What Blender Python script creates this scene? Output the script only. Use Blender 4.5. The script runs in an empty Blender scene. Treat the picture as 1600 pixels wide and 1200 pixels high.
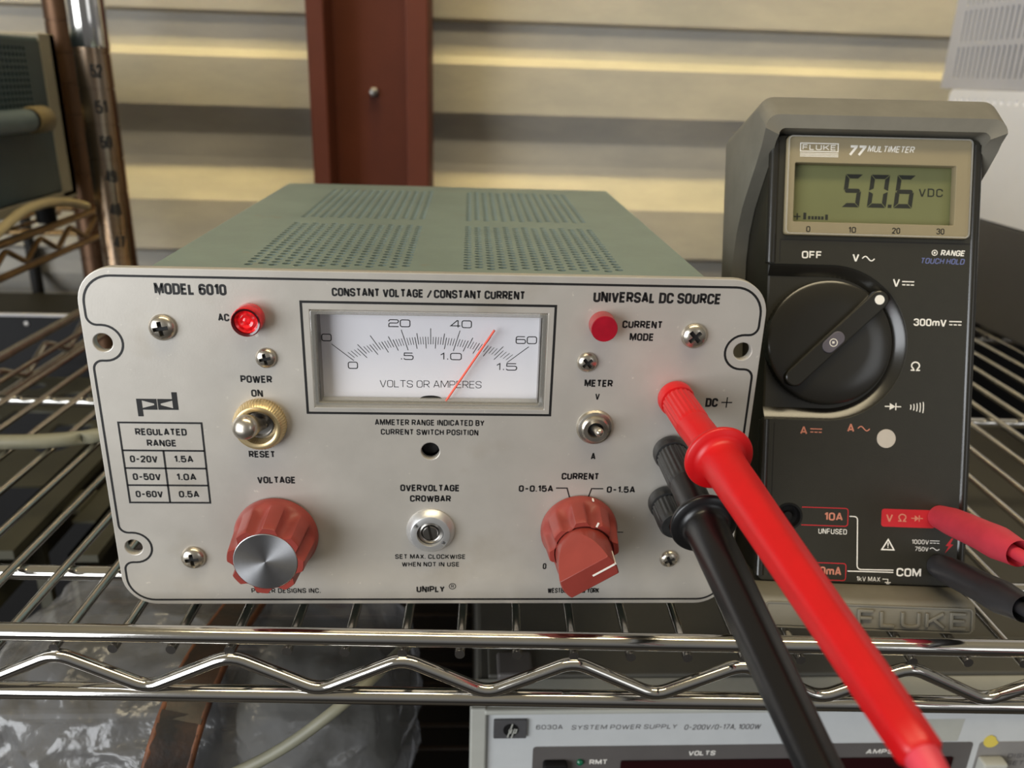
import bpy, bmesh, math, random
from mathutils import Matrix, Vector
random.seed(7)
SC = bpy.context.scene
COL = SC.collection
PI = math.pi

# ------------------------------------------------------------------ camera, world, lights
# all lengths below are millimetres; MM turns them into metres
MM = 0.001
cam_d = bpy.data.cameras.new('camera')
cam = bpy.data.objects.new('camera', cam_d)
COL.objects.link(cam)
CR = Matrix(((0.9984687964616318, -0.04609272006321677, 0.03058633109144961),
             (0.012415091275014169, -0.3520966821096685, -0.935881291594183),
             (0.05390666008105964, 0.9348279989412693, -0.3509853050974758)))
m = Matrix((CR[0], -CR[1], -CR[2])).transposed().to_4x4()
m.translation = Vector((12.028866874771404, -248.08547740945545, 177.1550708765807)) * MM
cam.matrix_world = m
cam_d.sensor_width = 36.0
cam_d.lens = 1286.337597192691 * 36 / 1600
cam_d.clip_start = 0.005
cam_d.clip_end = 50
cam_d.dof.use_dof = True
cam_d.dof.focus_distance = 0.262
cam_d.dof.aperture_fstop = 14.0
SC.camera = cam

SC.view_settings.view_transform = 'Standard'
SC.view_settings.look = 'None'
SC.view_settings.gamma = 1.0
SC.view_settings.exposure = 0.12
SC.view_settings.use_curve_mapping = False

world = bpy.data.worlds.new('world')
SC.world = world
world.use_nodes = True
wn = world.node_tree
bg = wn.nodes['Background']
tc = wn.nodes.new('ShaderNodeTexCoord')
sp = wn.nodes.new('ShaderNodeSeparateXYZ')
rmp = wn.nodes.new('ShaderNodeValToRGB')
mth = wn.nodes.new('ShaderNodeMath'); mth.operation = 'MULTIPLY_ADD'
mth.inputs[1].default_value = 0.5; mth.inputs[2].default_value = 0.5
wn.links.new(tc.outputs['Generated'], sp.inputs[0])
wn.links.new(sp.outputs['Z'], mth.inputs[0])
wn.links.new(mth.outputs[0], rmp.inputs[0])
wn.links.new(rmp.outputs[0], bg.inputs[0])
cr = rmp.color_ramp
cr.elements[0].position = 0.0;  cr.elements[0].color = (0.02, 0.019, 0.018, 1)
cr.elements[1].position = 1.0;  cr.elements[1].color = (0.27, 0.23, 0.15, 1)
for p, c in ((0.28, (0.03, 0.028, 0.026, 1)), (0.40, (0.11, 0.108, 0.105, 1)), (0.50, (0.17, 0.17, 0.175, 1)), (0.62, (0.22, 0.215, 0.20, 1))):
    e = cr.elements.new(p); e.color = c
bg.inputs[1].default_value = 1.0

def area(name, loc, target, sx, sy, power, color):
    d = bpy.data.lights.new(name, 'AREA'); d.shape = 'RECTANGLE'
    d.size = sx; d.size_y = sy; d.energy = power; d.color = color
    o = bpy.data.objects.new(name, d); COL.objects.link(o)
    o.location = loc
    o.rotation_euler = (Vector(target) - Vector(loc)).to_track_quat('-Z', 'Y').to_euler()
    return o
# daylight from an open roll-up door, left of and behind the camera
area('door_daylight', (-1.75, -1.55, 0.25), (0.0, 0.1, 0.05), 1.7, 1.5, 58, (0.93, 0.965, 1.0))
# a weaker cool fill lamp on the right
area('right_fill', (1.6, -2.2, 0.7), (0.1, 0.1, 0.0), 0.8, 1.0, 3.5, (0.93, 0.96, 1.0))
# warm ceiling tubes
area('ceiling_tube', (0.15, -0.42, 1.6), (0.1, 0.1, 0.0), 1.6, 0.3, 17, (1.0, 0.85, 0.56))
wt = area('wall_tube', (0.05, 0.40, 1.45), (0.05, 0.67, 0.08), 2.0, 0.12, 2.7, (1.0, 0.80, 0.34))
wt.data.spread = math.radians(24)

# ------------------------------------------------------------------ materials
def srgb(h):
    if isinstance(h, str):
        v = [int(h[i:i + 2], 16) / 255 for i in (0, 2, 4)]
    else:
        v = [x / 255 for x in h]
    return tuple((x / 12.92 if x <= 0.04045 else ((x + 0.055) / 1.055) ** 2.4) for x in v) + (1,)

def mat(name, col, rough=0.5, metal=0.0, var=0.06, vscale=60.0, bump=0.0, bscale=900.0, spec=0.5, coat=0.0,
        emit=0.0, trans=0.0, rvar=0.0, col2=None, stretch=None):
    """principled surface whose colour is broken up by noise of its own"""
    M = bpy.data.materials.new(name); M.use_nodes = True
    nt = M.node_tree; b = nt.nodes['Principled BSDF']
    c = srgb(col)
    b.inputs['Roughness'].default_value = rough
    b.inputs['Metallic'].default_value = metal
    b.inputs['Specular IOR Level'].default_value = spec
    b.inputs['Coat Weight'].default_value = coat
    b.inputs['Transmission Weight'].default_value = trans
    t = nt.nodes.new('ShaderNodeTexCoord')
    src = t.outputs['Object']
    if stretch:
        mp = nt.nodes.new('ShaderNodeMapping'); mp.inputs['Scale'].default_value = stretch
        nt.links.new(src, mp.inputs[0]); src = mp.outputs[0]
    n = nt.nodes.new('ShaderNodeTexNoise'); n.inputs['Scale'].default_value = vscale
    n.inputs['Detail'].default_value = 6; n.inputs['Roughness'].default_value = 0.65
    nt.links.new(src, n.inputs['Vector'])
    r = nt.nodes.new('ShaderNodeValToRGB')
    lo = tuple(x * (1 - var) for x in c[:3]) + (1,)
    hi = srgb(col2) if col2 else tuple(min(1, x * (1 + var)) for x in c[:3]) + (1,)
    r.color_ramp.elements[0].position = 0.35; r.color_ramp.elements[0].color = lo
    r.color_ramp.elements[1].position = 0.68; r.color_ramp.elements[1].color = hi
    nt.links.new(n.outputs['Fac'], r.inputs[0])
    nt.links.new(r.outputs[0], b.inputs['Base Color'])
    if emit:
        nt.links.new(r.outputs[0], b.inputs['Emission Color']); b.inputs['Emission Strength'].default_value = emit
    if rvar:
        mr = nt.nodes.new('ShaderNodeMapRange')
        mr.inputs['To Min'].default_value = max(0.02, rough - rvar); mr.inputs['To Max'].default_value = rough + rvar
        nt.links.new(n.outputs['Fac'], mr.inputs[0]); nt.links.new(mr.outputs[0], b.inputs['Roughness'])
    if bump:
        n2 = nt.nodes.new('ShaderNodeTexNoise'); n2.inputs['Scale'].default_value = bscale; n2.inputs['Detail'].default_value = 3
        nt.links.new(t.outputs['Object'], n2.inputs['Vector'])
        bp = nt.nodes.new('ShaderNodeBump'); bp.inputs['Strength'].default_value = bump; bp.inputs['Distance'].default_value = 0.0004
        nt.links.new(n2.outputs['Fac'], bp.inputs['Height']); nt.links.new(bp.outputs[0], b.inputs['Normal'])
    return M

def clear_mat(name, tint=(1, 1, 1), gloss=0.1, rough=0.03, haze=0.0, haze_col=(0.7, 0.7, 0.72), bump=0.0, bscale=60):
    """thin clear plastic: see-through, with a fresnel sheen and a little haze"""
    M = bpy.data.materials.new(name); M.use_nodes = True
    nt = M.node_tree; nt.nodes.clear()
    out = nt.nodes.new('ShaderNodeOutputMaterial')
    tr = nt.nodes.new('ShaderNodeBsdfTransparent'); tr.inputs[0].default_value = tint + (1,)
    gl = nt.nodes.new('ShaderNodeBsdfGlossy'); gl.inputs['Roughness'].default_value = rough
    df = nt.nodes.new('ShaderNodeBsdfDiffuse'); df.inputs[0].default_value = haze_col + (1,)
    fr = nt.nodes.new('ShaderNodeFresnel'); fr.inputs[0].default_value = 1.45
    ad = nt.nodes.new('ShaderNodeMath'); ad.operation = 'ADD'; ad.inputs[1].default_value = gloss; ad.use_clamp = True
    m1 = nt.nodes.new('ShaderNodeMixShader'); m2 = nt.nodes.new('ShaderNodeMixShader')
    nt.links.new(fr.outputs[0], ad.inputs[0])
    m1.inputs[0].default_value = haze
    nt.links.new(tr.outputs[0], m1.inputs[1]); nt.links.new(df.outputs[0], m1.inputs[2])
    gm = nt.nodes.new('ShaderNodeNewGeometry'); iv = nt.nodes.new('ShaderNodeMath'); iv.operation = 'SUBTRACT'; iv.inputs[0].default_value = 1.0
    ml = nt.nodes.new('ShaderNodeMath'); ml.operation = 'MULTIPLY'
    nt.links.new(gm.outputs['Backfacing'], iv.inputs[1]); nt.links.new(iv.outputs[0], ml.inputs[0]); nt.links.new(ad.outputs[0], ml.inputs[1])
    nt.links.new(ml.outputs[0], m2.inputs[0]); nt.links.new(m1.outputs[0], m2.inputs[1]); nt.links.new(gl.outputs[0], m2.inputs[2])
    nt.links.new(m2.outputs[0], out.inputs[0])
    if bump:
        t = nt.nodes.new('ShaderNodeTexCoord'); n = nt.nodes.new('ShaderNodeTexNoise')
        n.inputs['Scale'].default_value = bscale; n.inputs['Detail'].default_value = 4
        nt.links.new(t.outputs['Object'], n.inputs['Vector'])
        bp = nt.nodes.new('ShaderNodeBump'); bp.inputs['Strength'].default_value = bump; bp.inputs['Distance'].default_value = 0.004
        nt.links.new(n.outputs['Fac'], bp.inputs['Height'])
        for s in (gl, df, fr): nt.links.new(bp.outputs[0], s.inputs['Normal'])
    return M

M = {}
M['panel'] = mat('satin_panel', (190, 185, 177), 0.42, 0.42, 0.045, 35, 0.05, 1500, rvar=0.08)
def wear(M_, scale, lo, hi, col, k):
    nt = M_.node_tree; b = nt.nodes['Principled BSDF']; src = b.inputs['Base Color'].links[0].from_socket
    t = nt.nodes.new('ShaderNodeTexCoord'); n = nt.nodes.new('ShaderNodeTexNoise'); n.inputs['Scale'].default_value = scale; n.inputs['Detail'].default_value = 5
    nt.links.new(t.outputs['Object'], n.inputs['Vector'])
    r = nt.nodes.new('ShaderNodeMapRange'); r.inputs['From Min'].default_value = lo; r.inputs['From Max'].default_value = hi; r.inputs['To Max'].default_value = k
    mx = nt.nodes.new('ShaderNodeMix'); mx.data_type = 'RGBA'; mx.inputs['B'].default_value = srgb(col)
    nt.links.new(n.outputs['Fac'], r.inputs[0]); nt.links.new(r.outputs[0], mx.inputs['Factor']); nt.links.new(src, mx.inputs['A'])
    nt.links.new(mx.outputs['Result'], b.inputs['Base Color'])
wear(M['panel'], 420, 0.70, 0.76, (232, 226, 212), 0.5)
wear(M['panel'], 28, 0.60, 0.78, (150, 136, 112), 0.45)
wear(M['panel'], 900, 0.74, 0.78, (96, 84, 66), 0.4)
M['panel_edge'] = mat('panel_edge', (205, 198, 180), 0.4, 0.4, 0.1, 200)
M['case'] = mat('hammertone_teal', (122, 138, 133), 0.45, 0.1, 0.08, 30, 0.1, 700)
M['ink'] = mat('black_ink', (16, 15, 15), 0.5, 0, 0.1)
wear(M['case'], 40, 0.66, 0.72, (138, 116, 82), 0.35)
M['dialface'] = mat('dial_white', (226, 224, 228), 0.6, 0, 0.015, 40)
M['needle'] = mat('needle_red', (255, 96, 70), 0.5)
M['acrylic'] = clear_mat('clear_acrylic', (0.96, 0.96, 0.95), 0.06, 0.08, 0.25, (0.62, 0.60, 0.55))
M['glass'] = clear_mat('meter_glass', (0.99, 0.99, 0.99), 0.0, 0.02, 0.0)
M['nickel'] = mat('nickel', (186, 178, 165), 0.27, 0.9, 0.08, 300)
M['dark'] = mat('dark_recess', (14, 13, 12), 0.7)
M['maroon'] = mat('brick_red_plastic', (138, 56, 48), 0.42, 0, 0.10, 90, 0.06, 1200, spec=0.45)
M['maroon2'] = mat('brick_red_plastic_inner', (134, 55, 47), 0.36, 0, 0.08, 90, 0.03, 1200, spec=0.5)
M['white'] = mat('white_paint', (236, 232, 224), 0.5)
M['gold'] = mat('champagne_anodised', (206, 184, 140), 0.35, 0.75, 0.06, 200)
M['alum'] = mat('matt_aluminium', (200, 200, 200), 0.35, 0.7, 0.04, 200)
M['steel'] = mat('brushed_steel', (150, 146, 140), 0.3, 0.95, 0.15, 150)
M['lens_red'] = mat('red_lamp_lens', (190, 8, 22), 0.12, 0, 0.35, 400, emit=0.06, spec=0.7)
M['lens_core'] = mat('red_lamp_core', (255, 24, 30), 0.15, 0, 0.6, 700, emit=0.25, spec=0.7)
M['lens_dark'] = mat('dark_red_rim', (70, 6, 12), 0.15, 0, 0.2, 300, spec=0.7)
M['lens_dull'] = mat('dull_red_lens', (150, 14, 34), 0.3, 0, 0.12, 300)
M['lens_dull_side'] = mat('dull_red_side', (158, 58, 60), 0.4, 0, 0.1, 300)
M['red'] = mat('probe_red', (192, 8, 14), 0.4, 0, 0.05, 80, 0.02, 900, spec=0.5)
M['black'] = mat('probe_black', (17, 16, 17), 0.32, 0, 0.1, 80, 0.02, 900, spec=0.5)
M['postblack'] = mat('dusty_black_post', (38, 38, 38), 0.4, 0, 0.25, 600, spec=0.5)
M['pink'] = mat('faded_red_plug', (204, 60, 76), 0.5, 0, 0.07, 120, 0.03, 900)
M['plugblack'] = mat('worn_black_plug', (48, 47, 50), 0.42, 0, 0.1, 120, 0.03, 900)
M['meter'] = mat('olive_black_plastic', (40, 38, 30), 0.4, 0, 0.06, 200, 0.10, 2500, spec=0.5)
M['meterdark'] = mat('glossy_black_plastic', (34, 32, 27), 0.22, 0, 0.08, 60, 0.0, spec=0.6)
M['holster'] = mat('grey_rubber', (114, 110, 99), 0.55, 0, 0.08, 70, 0.08, 1200)
M['tan'] = mat('tan_bezel', (146, 134, 106), 0.5, 0, 0.03, 50)
M['lcd'] = mat('lcd_green', (114, 116, 78), 0.35, 0, 0.05, 30)
M['segment'] = mat('lcd_segment', (36, 38, 32), 0.5)
M['salmon'] = mat('salmon_print', (200, 128, 106), 0.5)
M['redprint'] = mat('red_print', (186, 36, 44), 0.45)
M['blueprint'] = mat('blue_print', (96, 104, 150), 0.5)
M['greyprint'] = mat('pale_grey_button', (192, 184, 174), 0.5)
M['button'] = mat('slate_button', (92, 88, 98), 0.5)
M['chrome'] = mat('chrome_plate', (205, 202, 196), 0.1, 1.0, 0.05, 60, 0.02, 400)
M['wire'] = mat('zinc_wire', (214, 210, 204), 0.2, 1.0, 0.10, 80, 0.03, 500)
M['shadewire'] = mat('wire_in_shade', (64, 56, 50), 0.5, 0.9, 0.2, 60)  # wire colour darkened to paint in the dimness below the upper shelf
M['bronze'] = mat('bronzed_wire', (150, 122, 84), 0.35, 0.9, 0.2, 90)
M['rustpost'] = mat('tarnished_post', (164, 150, 134), 0.25, 0.95, 0.2, 1, col2=(140, 108, 72), stretch=(110, 110, 6))
M['brownpost'] = mat('brown_post', (92, 68, 50), 0.4, 0.8, 0.3, 1, stretch=(90, 90, 6))
M['wall'] = mat('dusty_grey_siding', (160, 156, 148), 0.75, 0, 0.10, 14, 0.2, 250, spec=0.2, col2=(172, 166, 154), stretch=(0.5, 1, 1.6))
M['column'] = mat('red_oxide_steel', (86, 41, 26), 0.65, 0, 0.08, 18, 0.05, 300, spec=0.25)
M['floor'] = mat('dark_concrete', (58, 54, 50), 0.85, 0, 0.2, 8)
M['hpwhite'] = mat('rack_light_grey', (186, 188, 188), 0.5, 0, 0.03, 60, 0.08, 1500)
M['hpframe'] = mat('rack_frame_grey', (168, 168, 160), 0.45, 0, 0.04, 80, 0.05, 900)
M['hptop'] = mat('rack_top_olive_grey', (74, 72, 66), 0.55, 0, 0.05, 40, 0.15, 700)
M['hpdark'] = mat('rack_dark_grey', (88, 84, 82), 0.5, 0, 0.05, 60)
M['hpmid'] = mat('rack_mid_grey', (128, 125, 122), 0.5, 0, 0.05, 60)
M['hpink'] = mat('rack_grey_ink', (84, 82, 82), 0.5)
M['hpbadge'] = mat('rack_badge_grey', (74, 73, 74), 0.4, 0, 0.08, 60)
M['maroonglass'] = mat('dark_red_display', (34, 6, 10), 0.12, 0, 0.1, spec=0.6)
M['green'] = mat('green_led', (10, 92, 62), 0.2, 0, 0.2, 900, emit=0.05)
M['yellow'] = mat('yellow_sticker', (206, 186, 84), 0.6)
M['bag'] = clear_mat('crumpled_polythene', (0.95, 0.95, 0.97), 0.02, 0.24, 0.13, (0.68, 0.68, 0.69), 1.0, 42)
M['leather'] = mat('worn_leather', (28, 23, 20), 0.4, 0, 0.4, 45, 0.3, 500, col2=(66, 42, 26))
M['rawleather'] = mat('raw_leather_edge', (100, 58, 30), 0.6, 0, 0.5, 90, 0.3, 600)
M['cable'] = mat('grey_cable', (128, 126, 108), 0.5, 0, 0.1, 60)
M['cloth'] = mat('grey_padding', (78, 77, 72), 0.8, 0, 0.15, 40, 0.2, 300)
M['cream'] = mat('cream_cord', (186, 170, 130), 0.5, 0, 0.08, 60)
M['tealcase'] = mat('teal_case', (46, 64, 70), 0.5, 0, 0.12, 30, 0.1, 700)
M['tealtrim'] = mat('pale_trim', (138, 132, 114), 0.5, 0, 0.08, 30)
M['handlecap'] = mat('brown_end_cap', (120, 106, 74), 0.5, 0, 0.1, 60)
M['tealhandle'] = mat('teal_handle', (84, 98, 102), 0.45, 0, 0.08, 60)
M['olive'] = mat('olive_steel', (64, 62, 48), 0.6, 0, 0.15, 25)
M['lightgrey'] = mat('light_grey_steel', (190, 188, 190), 0.5, 0, 0.03, 20)
M['offwhite'] = mat('white_steel', (246, 243, 240), 0.5, 0, 0.02, 20)
M['darkgrey'] = mat('dark_grey_steel', (84, 82, 80), 0.55, 0, 0.05, 20)
M['blackbox'] = mat('black_steel', (14, 13, 13), 0.6, 0, 0.2, 20, spec=0.25)
M['tin'] = mat('packed_parts', (48, 46, 41), 0.6, 0, 0.35, 25, 0.1, 300)

# ------------------------------------------------------------------ mesh helpers (millimetres)
class G:
    def __init__(self, frame=None):
        self.bm = bmesh.new(); self.f = frame or Matrix.Identity(4)
    def v(self, p): return self.bm.verts.new(self.f @ Vector(p))
    def face(self, vs):
        try: return self.bm.faces.new(vs)
        except ValueError: return None
    def box(self, x0, x1, y0, y1, z0, z1):
        c = [self.v((x, y, z)) for z in (z0, z1) for y in (y0, y1) for x in (x0, x1)]
        for q in ((0, 2, 3, 1), (4, 5, 7, 6), (0, 1, 5, 4), (2, 6, 7, 3), (0, 4, 6, 2), (1, 3, 7, 5)):
            self.face([c[i] for i in q])
        return self
    def prism(self, poly, w0, w1):
        """polygon in (u, v) extruded along w"""
        a = [self.v((p[0], p[1], w0)) for p in poly]; b = [self.v((p[0], p[1], w1)) for p in poly]
        self.face(a[::-1]); self.face(b)
        n = len(poly)
        for i in range(n): self.face([a[i], a[(i + 1) % n], b[(i + 1) % n], b[i]])
        return self
    def lathe(self, prof, n=40, mod=None, cu=0.0, cv=0.0, cap=True):
        """profile of (radius, w) turned about the w axis through (cu, cv)"""
        rings = []
        for r, w in prof:
            if r < 1e-6: rings.append([self.v((cu, cv, w))]); continue
            ring = []
            for i in range(n):
                a = 2 * PI * i / n
                rr = r * (mod(a, w) if mod else 1.0)
                ring.append(self.v((cu + rr * math.cos(a), cv + rr * math.sin(a), w)))
            rings.append(ring)
        for A, B in zip(rings, rings[1:]):
            for i in range(n):
                j = (i + 1) % n
                if len(A) == 1 and len(B) == 1: continue
                if len(A) == 1: self.face([A[0], B[i], B[j]])
                elif len(B) == 1: self.face([A[i], A[j], B[0]])
                else: self.face([A[i], A[j], B[j], B[i]])
        if cap:
            if len(rings[0]) > 1: self.face(rings[0][::-1])
            if len(rings[-1]) > 1: self.face(rings[-1])
        return self
    def tube(self, pts, r, n=12, caps=True):
        pts = [Vector(p) for p in pts]; rs = r if isinstance(r, (list, tuple)) else [r] * len(pts)
        rings = []; prev = None
        for i, p in enumerate(pts):
            a = pts[i - 1] if i else p; b = pts[i + 1] if i + 1 < len(pts) else p
            t = (b - a).normalized()
            if prev is None:
                up = Vector((0, 0, 1)) if abs(t.z) < 0.9 else Vector((1, 0, 0))
                s = t.cross(up).normalized()
            else:
                s = (prev - t * prev.dot(t)).normalized()
            prev = s; q = t.cross(s)
            rings.append([self.v(p + (s * math.cos(2 * PI * k / n) + q * math.sin(2 * PI * k / n)) * rs[i]) for k in range(n)])
        for A, B in zip(rings, rings[1:]):
            for k in range(n): self.face([A[k], A[(k + 1) % n], B[(k + 1) % n], B[k]])
        if caps: self.face(rings[0][::-1]); self.face(rings[-1])
        return self
    def ribbon(self, pts, width, w0=0.0, w1=0.06, closed=False):
        """flat printed line of constant width along (u, v) points, mitred"""
        P = [Vector((p[0], p[1])) for p in pts]
        P = [p for i, p in enumerate(P) if i == 0 or (p - P[i - 1]).length > 1e-5]
        n = len(P); L = []; R_ = []
        for i in range(n):
            if closed or 0 < i < n - 1:
                d0 = (P[i] - P[i - 1]).normalized(); d1 = (P[(i + 1) % n] - P[i]).normalized()
            elif i == 0: d0 = d1 = (P[1] - P[0]).normalized()
            else: d0 = d1 = (P[i] - P[i - 1]).normalized()
            n0 = Vector((-d0.y, d0.x)); n1 = Vector((-d1.y, d1.x)); mt = (n0 + n1)
            mt = mt.normalized() if mt.length > 1e-6 else n0
            k = width / 2 / max(0.35, mt.dot(n0))
            L.append(P[i] + mt * k); R_.append(P[i] - mt * k)
        vl = [[self.v((p.x, p.y, w)) for p in L] for w in (w0, w1)]
        vr = [[self.v((p.x, p.y, w)) for p in R_] for w in (w0, w1)]
        rng = range(n) if closed else range(n - 1)
        for i in rng:
            j = (i + 1) % n
            self.face([vr[1][i], vr[1][j], vl[1][j], vl[1][i]])
            self.face([vl[0][i], vl[0][j], vr[0][j], vr[0][i]])
            self.face([vl[1][i], vl[1][j], vl[0][j], vl[0][i]])
            self.face([vr[0][i], vr[0][j], vr[1][j], vr[1][i]])
        if not closed:
            self.face([vl[0][0], vr[0][0], vr[1][0], vl[1][0]]); self.face([vl[1][-1], vr[1][-1], vr[0][-1], vl[0][-1]])
        return self
    def add_mesh(self, me, mtx):
        t = me.copy(); t.transform(self.f @ mtx); self.bm.from_mesh(t); bpy.data.meshes.remove(t)
        return self
    def mesh(self, name, angle=35.0, recalc=True):
        if recalc: bmesh.ops.recalc_face_normals(self.bm, faces=self.bm.faces)
        me = bpy.data.meshes.new(name); self.bm.to_mesh(me); self.bm.free()
        if angle:
            for p in me.polygons: p.use_smooth = True
            me.set_sharp_from_angle(angle=math.radians(angle))
        return me

def arc(cx, cy, r, a0, a1, n=12):
    return [(cx + r * math.cos(math.radians(a0 + (a1 - a0) * i / n)), cy + r * math.sin(math.radians(a0 + (a1 - a0) * i / n))) for i in range(n + 1)]
def rrect(x0, x1, y0, y1, r, n=6):
    return arc(x1 - r, y1 - r, r, 0, 90, n) + arc(x0 + r, y1 - r, r, 90, 180, n) + arc(x0 + r, y0 + r, r, 180, 270, n) + arc(x1 - r, y0 + r, r, 270, 360, n)
def circ(cx, cy, r, n=32): return arc(cx, cy, r, 0, 360, n)[:-1]

def plate_mesh(loops, thick, bevel=0.0):
    """flat plate with holes: loops[0] outline, the others holes; w from -thick to 0"""
    cu = bpy.data.curves.new('plate', 'CURVE'); cu.dimensions = '2D'; cu.fill_mode = 'BOTH'
    cu.extrude = max(1e-4, thick / 2 - bevel); cu.bevel_depth = bevel; cu.bevel_resolution = 1; cu.offset = -bevel
    for lp in loops:
        s = cu.splines.new('POLY'); s.points.add(len(lp) - 1); s.use_cyclic_u = True
        for q, p in zip(s.points, lp): q.co = (p[0], p[1], 0, 1)
    o = bpy.data.objects.new('plate', cu)
    me = bpy.data.meshes.new_from_object(o)
    bpy.data.objects.remove(o); bpy.data.curves.remove(cu)
    me.transform(Matrix.Translation((0, 0, -thick / 2)))
    return me

def _glyphs():
    """single-stroke gothic capitals on a unit box: character -> (advance, strokes)"""
    w = 0.5; r = 0.21
    def A(cx, cy, a0, a1, rr=r, n=5): return arc(cx, cy, rr, a0, a1, n)
    full = rrect(0, w, 0, 1, r, 5)
    D = {}
    D['A'] = (w + .04, [([(0, 0), (w / 2 - .01, 1), (w / 2 + .03, 1), (w + .04, 0)], 0), ([(.1, .28), (w - .06, .28)], 0)])
    D['B'] = (w, [([(0, 0), (0, 1), (w - .2, 1)] + A(w - .22, 1 - .2, 90, 0, .2) + A(w - .22, .72, 0, -90, .2) + [(0, .52)], 0),
                  ([(w - .24, .52)] + A(w - .21, .31, 90, 0) + A(w - .21, .21, 0, -90) + [(0, 0)], 0)])
    D['C'] = (w, [([(w, .70), (w, .79)] + A(w - r, 1 - r, 0, 90) + A(r, 1 - r, 90, 180) + A(r, r, 180, 270) + A(w - r, r, 270, 360) + [(w, .30)], 0)])
    D['D'] = (w, [([(0, 0), (0, 1)] + A(w - r, 1 - r, 90, 0) + A(w - r, r, 0, -90), 1)])
    D['E'] = (w - .06, [([(w - .06, 1), (0, 1), (0, 0), (w - .06, 0)], 0), ([(0, .52), (w - .1, .52)], 0)])
    D['F'] = (w - .06, [([(w - .06, 1), (0, 1), (0, 0)], 0), ([(0, .5), (w - .1, .5)], 0)])
    D['G'] = (w, [([(w, .72), (w, .79)] + A(w - r, 1 - r, 0, 90) + A(r, 1 - r, 90, 180) + A(r, r, 180, 270) + A(w - r, r, 270, 360) + [(w, .48), (w * .52, .48)], 0)])
    D['H'] = (w, [([(0, 0), (0, 1)], 0), ([(w, 0), (w, 1)], 0), ([(0, .52), (w, .52)], 0)])
    D['I'] = (0.0, [([(0, 0), (0, 1)], 0)])
    D['J'] = (w - .08, [([(w - .08, 1)] + A(w - .08 - .19, .19, 0, -180, .19) + [(0, .3)], 0)])
    D['K'] = (w, [([(0, 0), (0, 1)], 0), ([(w, 1), (.02, .36)], 0), ([(w * .38, .58), (w + .02, 0)], 0)])
    D['L'] = (w - .1, [([(0, 1), (0, 0), (w - .1, 0)], 0)])
    D['M'] = (w + .18, [([(0, 0), (0, 1), (.05, 1), ((w + .18) / 2, .12), (w + .13, 1), (w + .18, 1), (w + .18, 0)], 0)])
    D['N'] = (w, [([(0, 0), (0, 1), (.04, 1), (w - .04, 0), (w, 0), (w, 1)], 0)])
    D['O'] = (w, [(full, 1)])
    D['P'] = (w, [([(0, 0), (0, 1)] + A(w - r, 1 - r, 90, 0) + A(w - r, .44 + r, 0, -90) + [(0, .44)], 0)])
    D['Q'] = (w, [(full, 1), ([(w * .55, .24), (w + .04, -.04)], 0)])
    D['R'] = (w, [([(0, 0), (0, 1)] + A(w - r, 1 - r, 90, 0) + A(w - r, .46 + r, 0, -90) + [(0, .46)], 0), ([(w * .5, .46), (w + .02, 0)], 0)])
    D['S'] = (w, [([(w - .01, .74)] + A(w - r, 1 - r, 0, 90) + A(r, 1 - r, 90, 180) + A(r + .0, .52 + r, 180, 250) + [(w - r, .47)] + A(w - r, .46 - r + .02, 70, 0) + A(w - r, r, 0, -90) + A(r, r, -90, -180) + [(.0, .27)], 0)])
    D['T'] = (w, [([(0, 1), (w, 1)], 0), ([(w / 2, 1), (w / 2, 0)], 0)])
    D['U'] = (w, [([(0, 1)] + A(r, r, 180, 270) + A(w - r, r, 270, 360) + [(w, 1)], 0)])
    D['V'] = (w + .04, [([(0, 1), (w / 2 - .01, 0), (w / 2 + .05, 0), (w + .04, 1)], 0)])
    D['W'] = (w + .34, [([(0, 1), (.19, 0), (.23, 0), ((w + .34) / 2 - .02, .9), ((w + .34) / 2 + .02, .9), (w + .11, 0), (w + .15, 0), (w + .34, 1)], 0)])
    D['X'] = (w, [([(0, 0), (w, 1)], 0), ([(0, 1), (w, 0)], 0)])
    D['Y'] = (w + .02, [([(0, 1), (w / 2, .45), (w + .02, 1)], 0), ([(w / 2, .45), (w / 2, 0)], 0)])
    D['Z'] = (w, [([(0, 1), (w, 1), (0, 0), (w, 0)], 0)])
    D['0'] = (w - .03, [(rrect(0, w - .03, 0, 1, r, 5), 1)])
    D['1'] = (.2, [([(0, .78), (.16, 1), (.2, 1), (.2, 0)], 0)])
    D['2'] = (w - .03, [([(0, .74)] + A(r, 1 - r, 180, 90) + A(w - .03 - r, 1 - r, 90, 0) + [(w - .03, .66), (0, .06), (0, 0), (w - .03, 0)], 0)])
    D['3'] = (w - .03, [([(0, .78)] + A(r, 1 - r, 180, 90) + A(w - .03 - r, 1 - r, 90, 0) + A(w - .03 - .2, .73, 0, -90, .2) + [(w * .4, .53)] + A(w - .03 - r, .53 - r, 90, 0) + A(w - .03 - r, r, 0, -90) + A(r, r, -90, -180) + [(0, .24)], 0)])
    D['4'] = (w, [([(w - .12, 0), (w - .12, 1), (w - .16, 1), (0, .26), (w, .26)], 0)])
    D['5'] = (w - .03, [([(w - .05, 1), (.03, 1), (.0, .53)] + A(r, .42, 120, 90) + A(w - .03 - r, .42, 90, 0) + A(w - .03 - r, r, 0, -90) + A(r, r, -90, -180) + [(0, .25)], 0)])
    D['6'] = (w - .03, [([(w - .03, .78)] + A(w - .03 - r, 1 - r, 0, 90) + A(r, 1 - r, 90, 180) + A(r, r, 180, 270) + A(w - .03 - r, r, 270, 360) + A(w - .03 - r, .38, 0, 90) + A(r, .38, 90, 170), 0)])
    D['7'] = (w - .03, [([(0, 1), (w - .03, 1), (w - .03, .94), (.14, 0)], 0)])
    D['8'] = (w - .03, [(rrect(0, w - .03, 0, .54, .2, 5), 1), (rrect(.02, w - .05, .54, 1, .18, 5), 1)])
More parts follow.
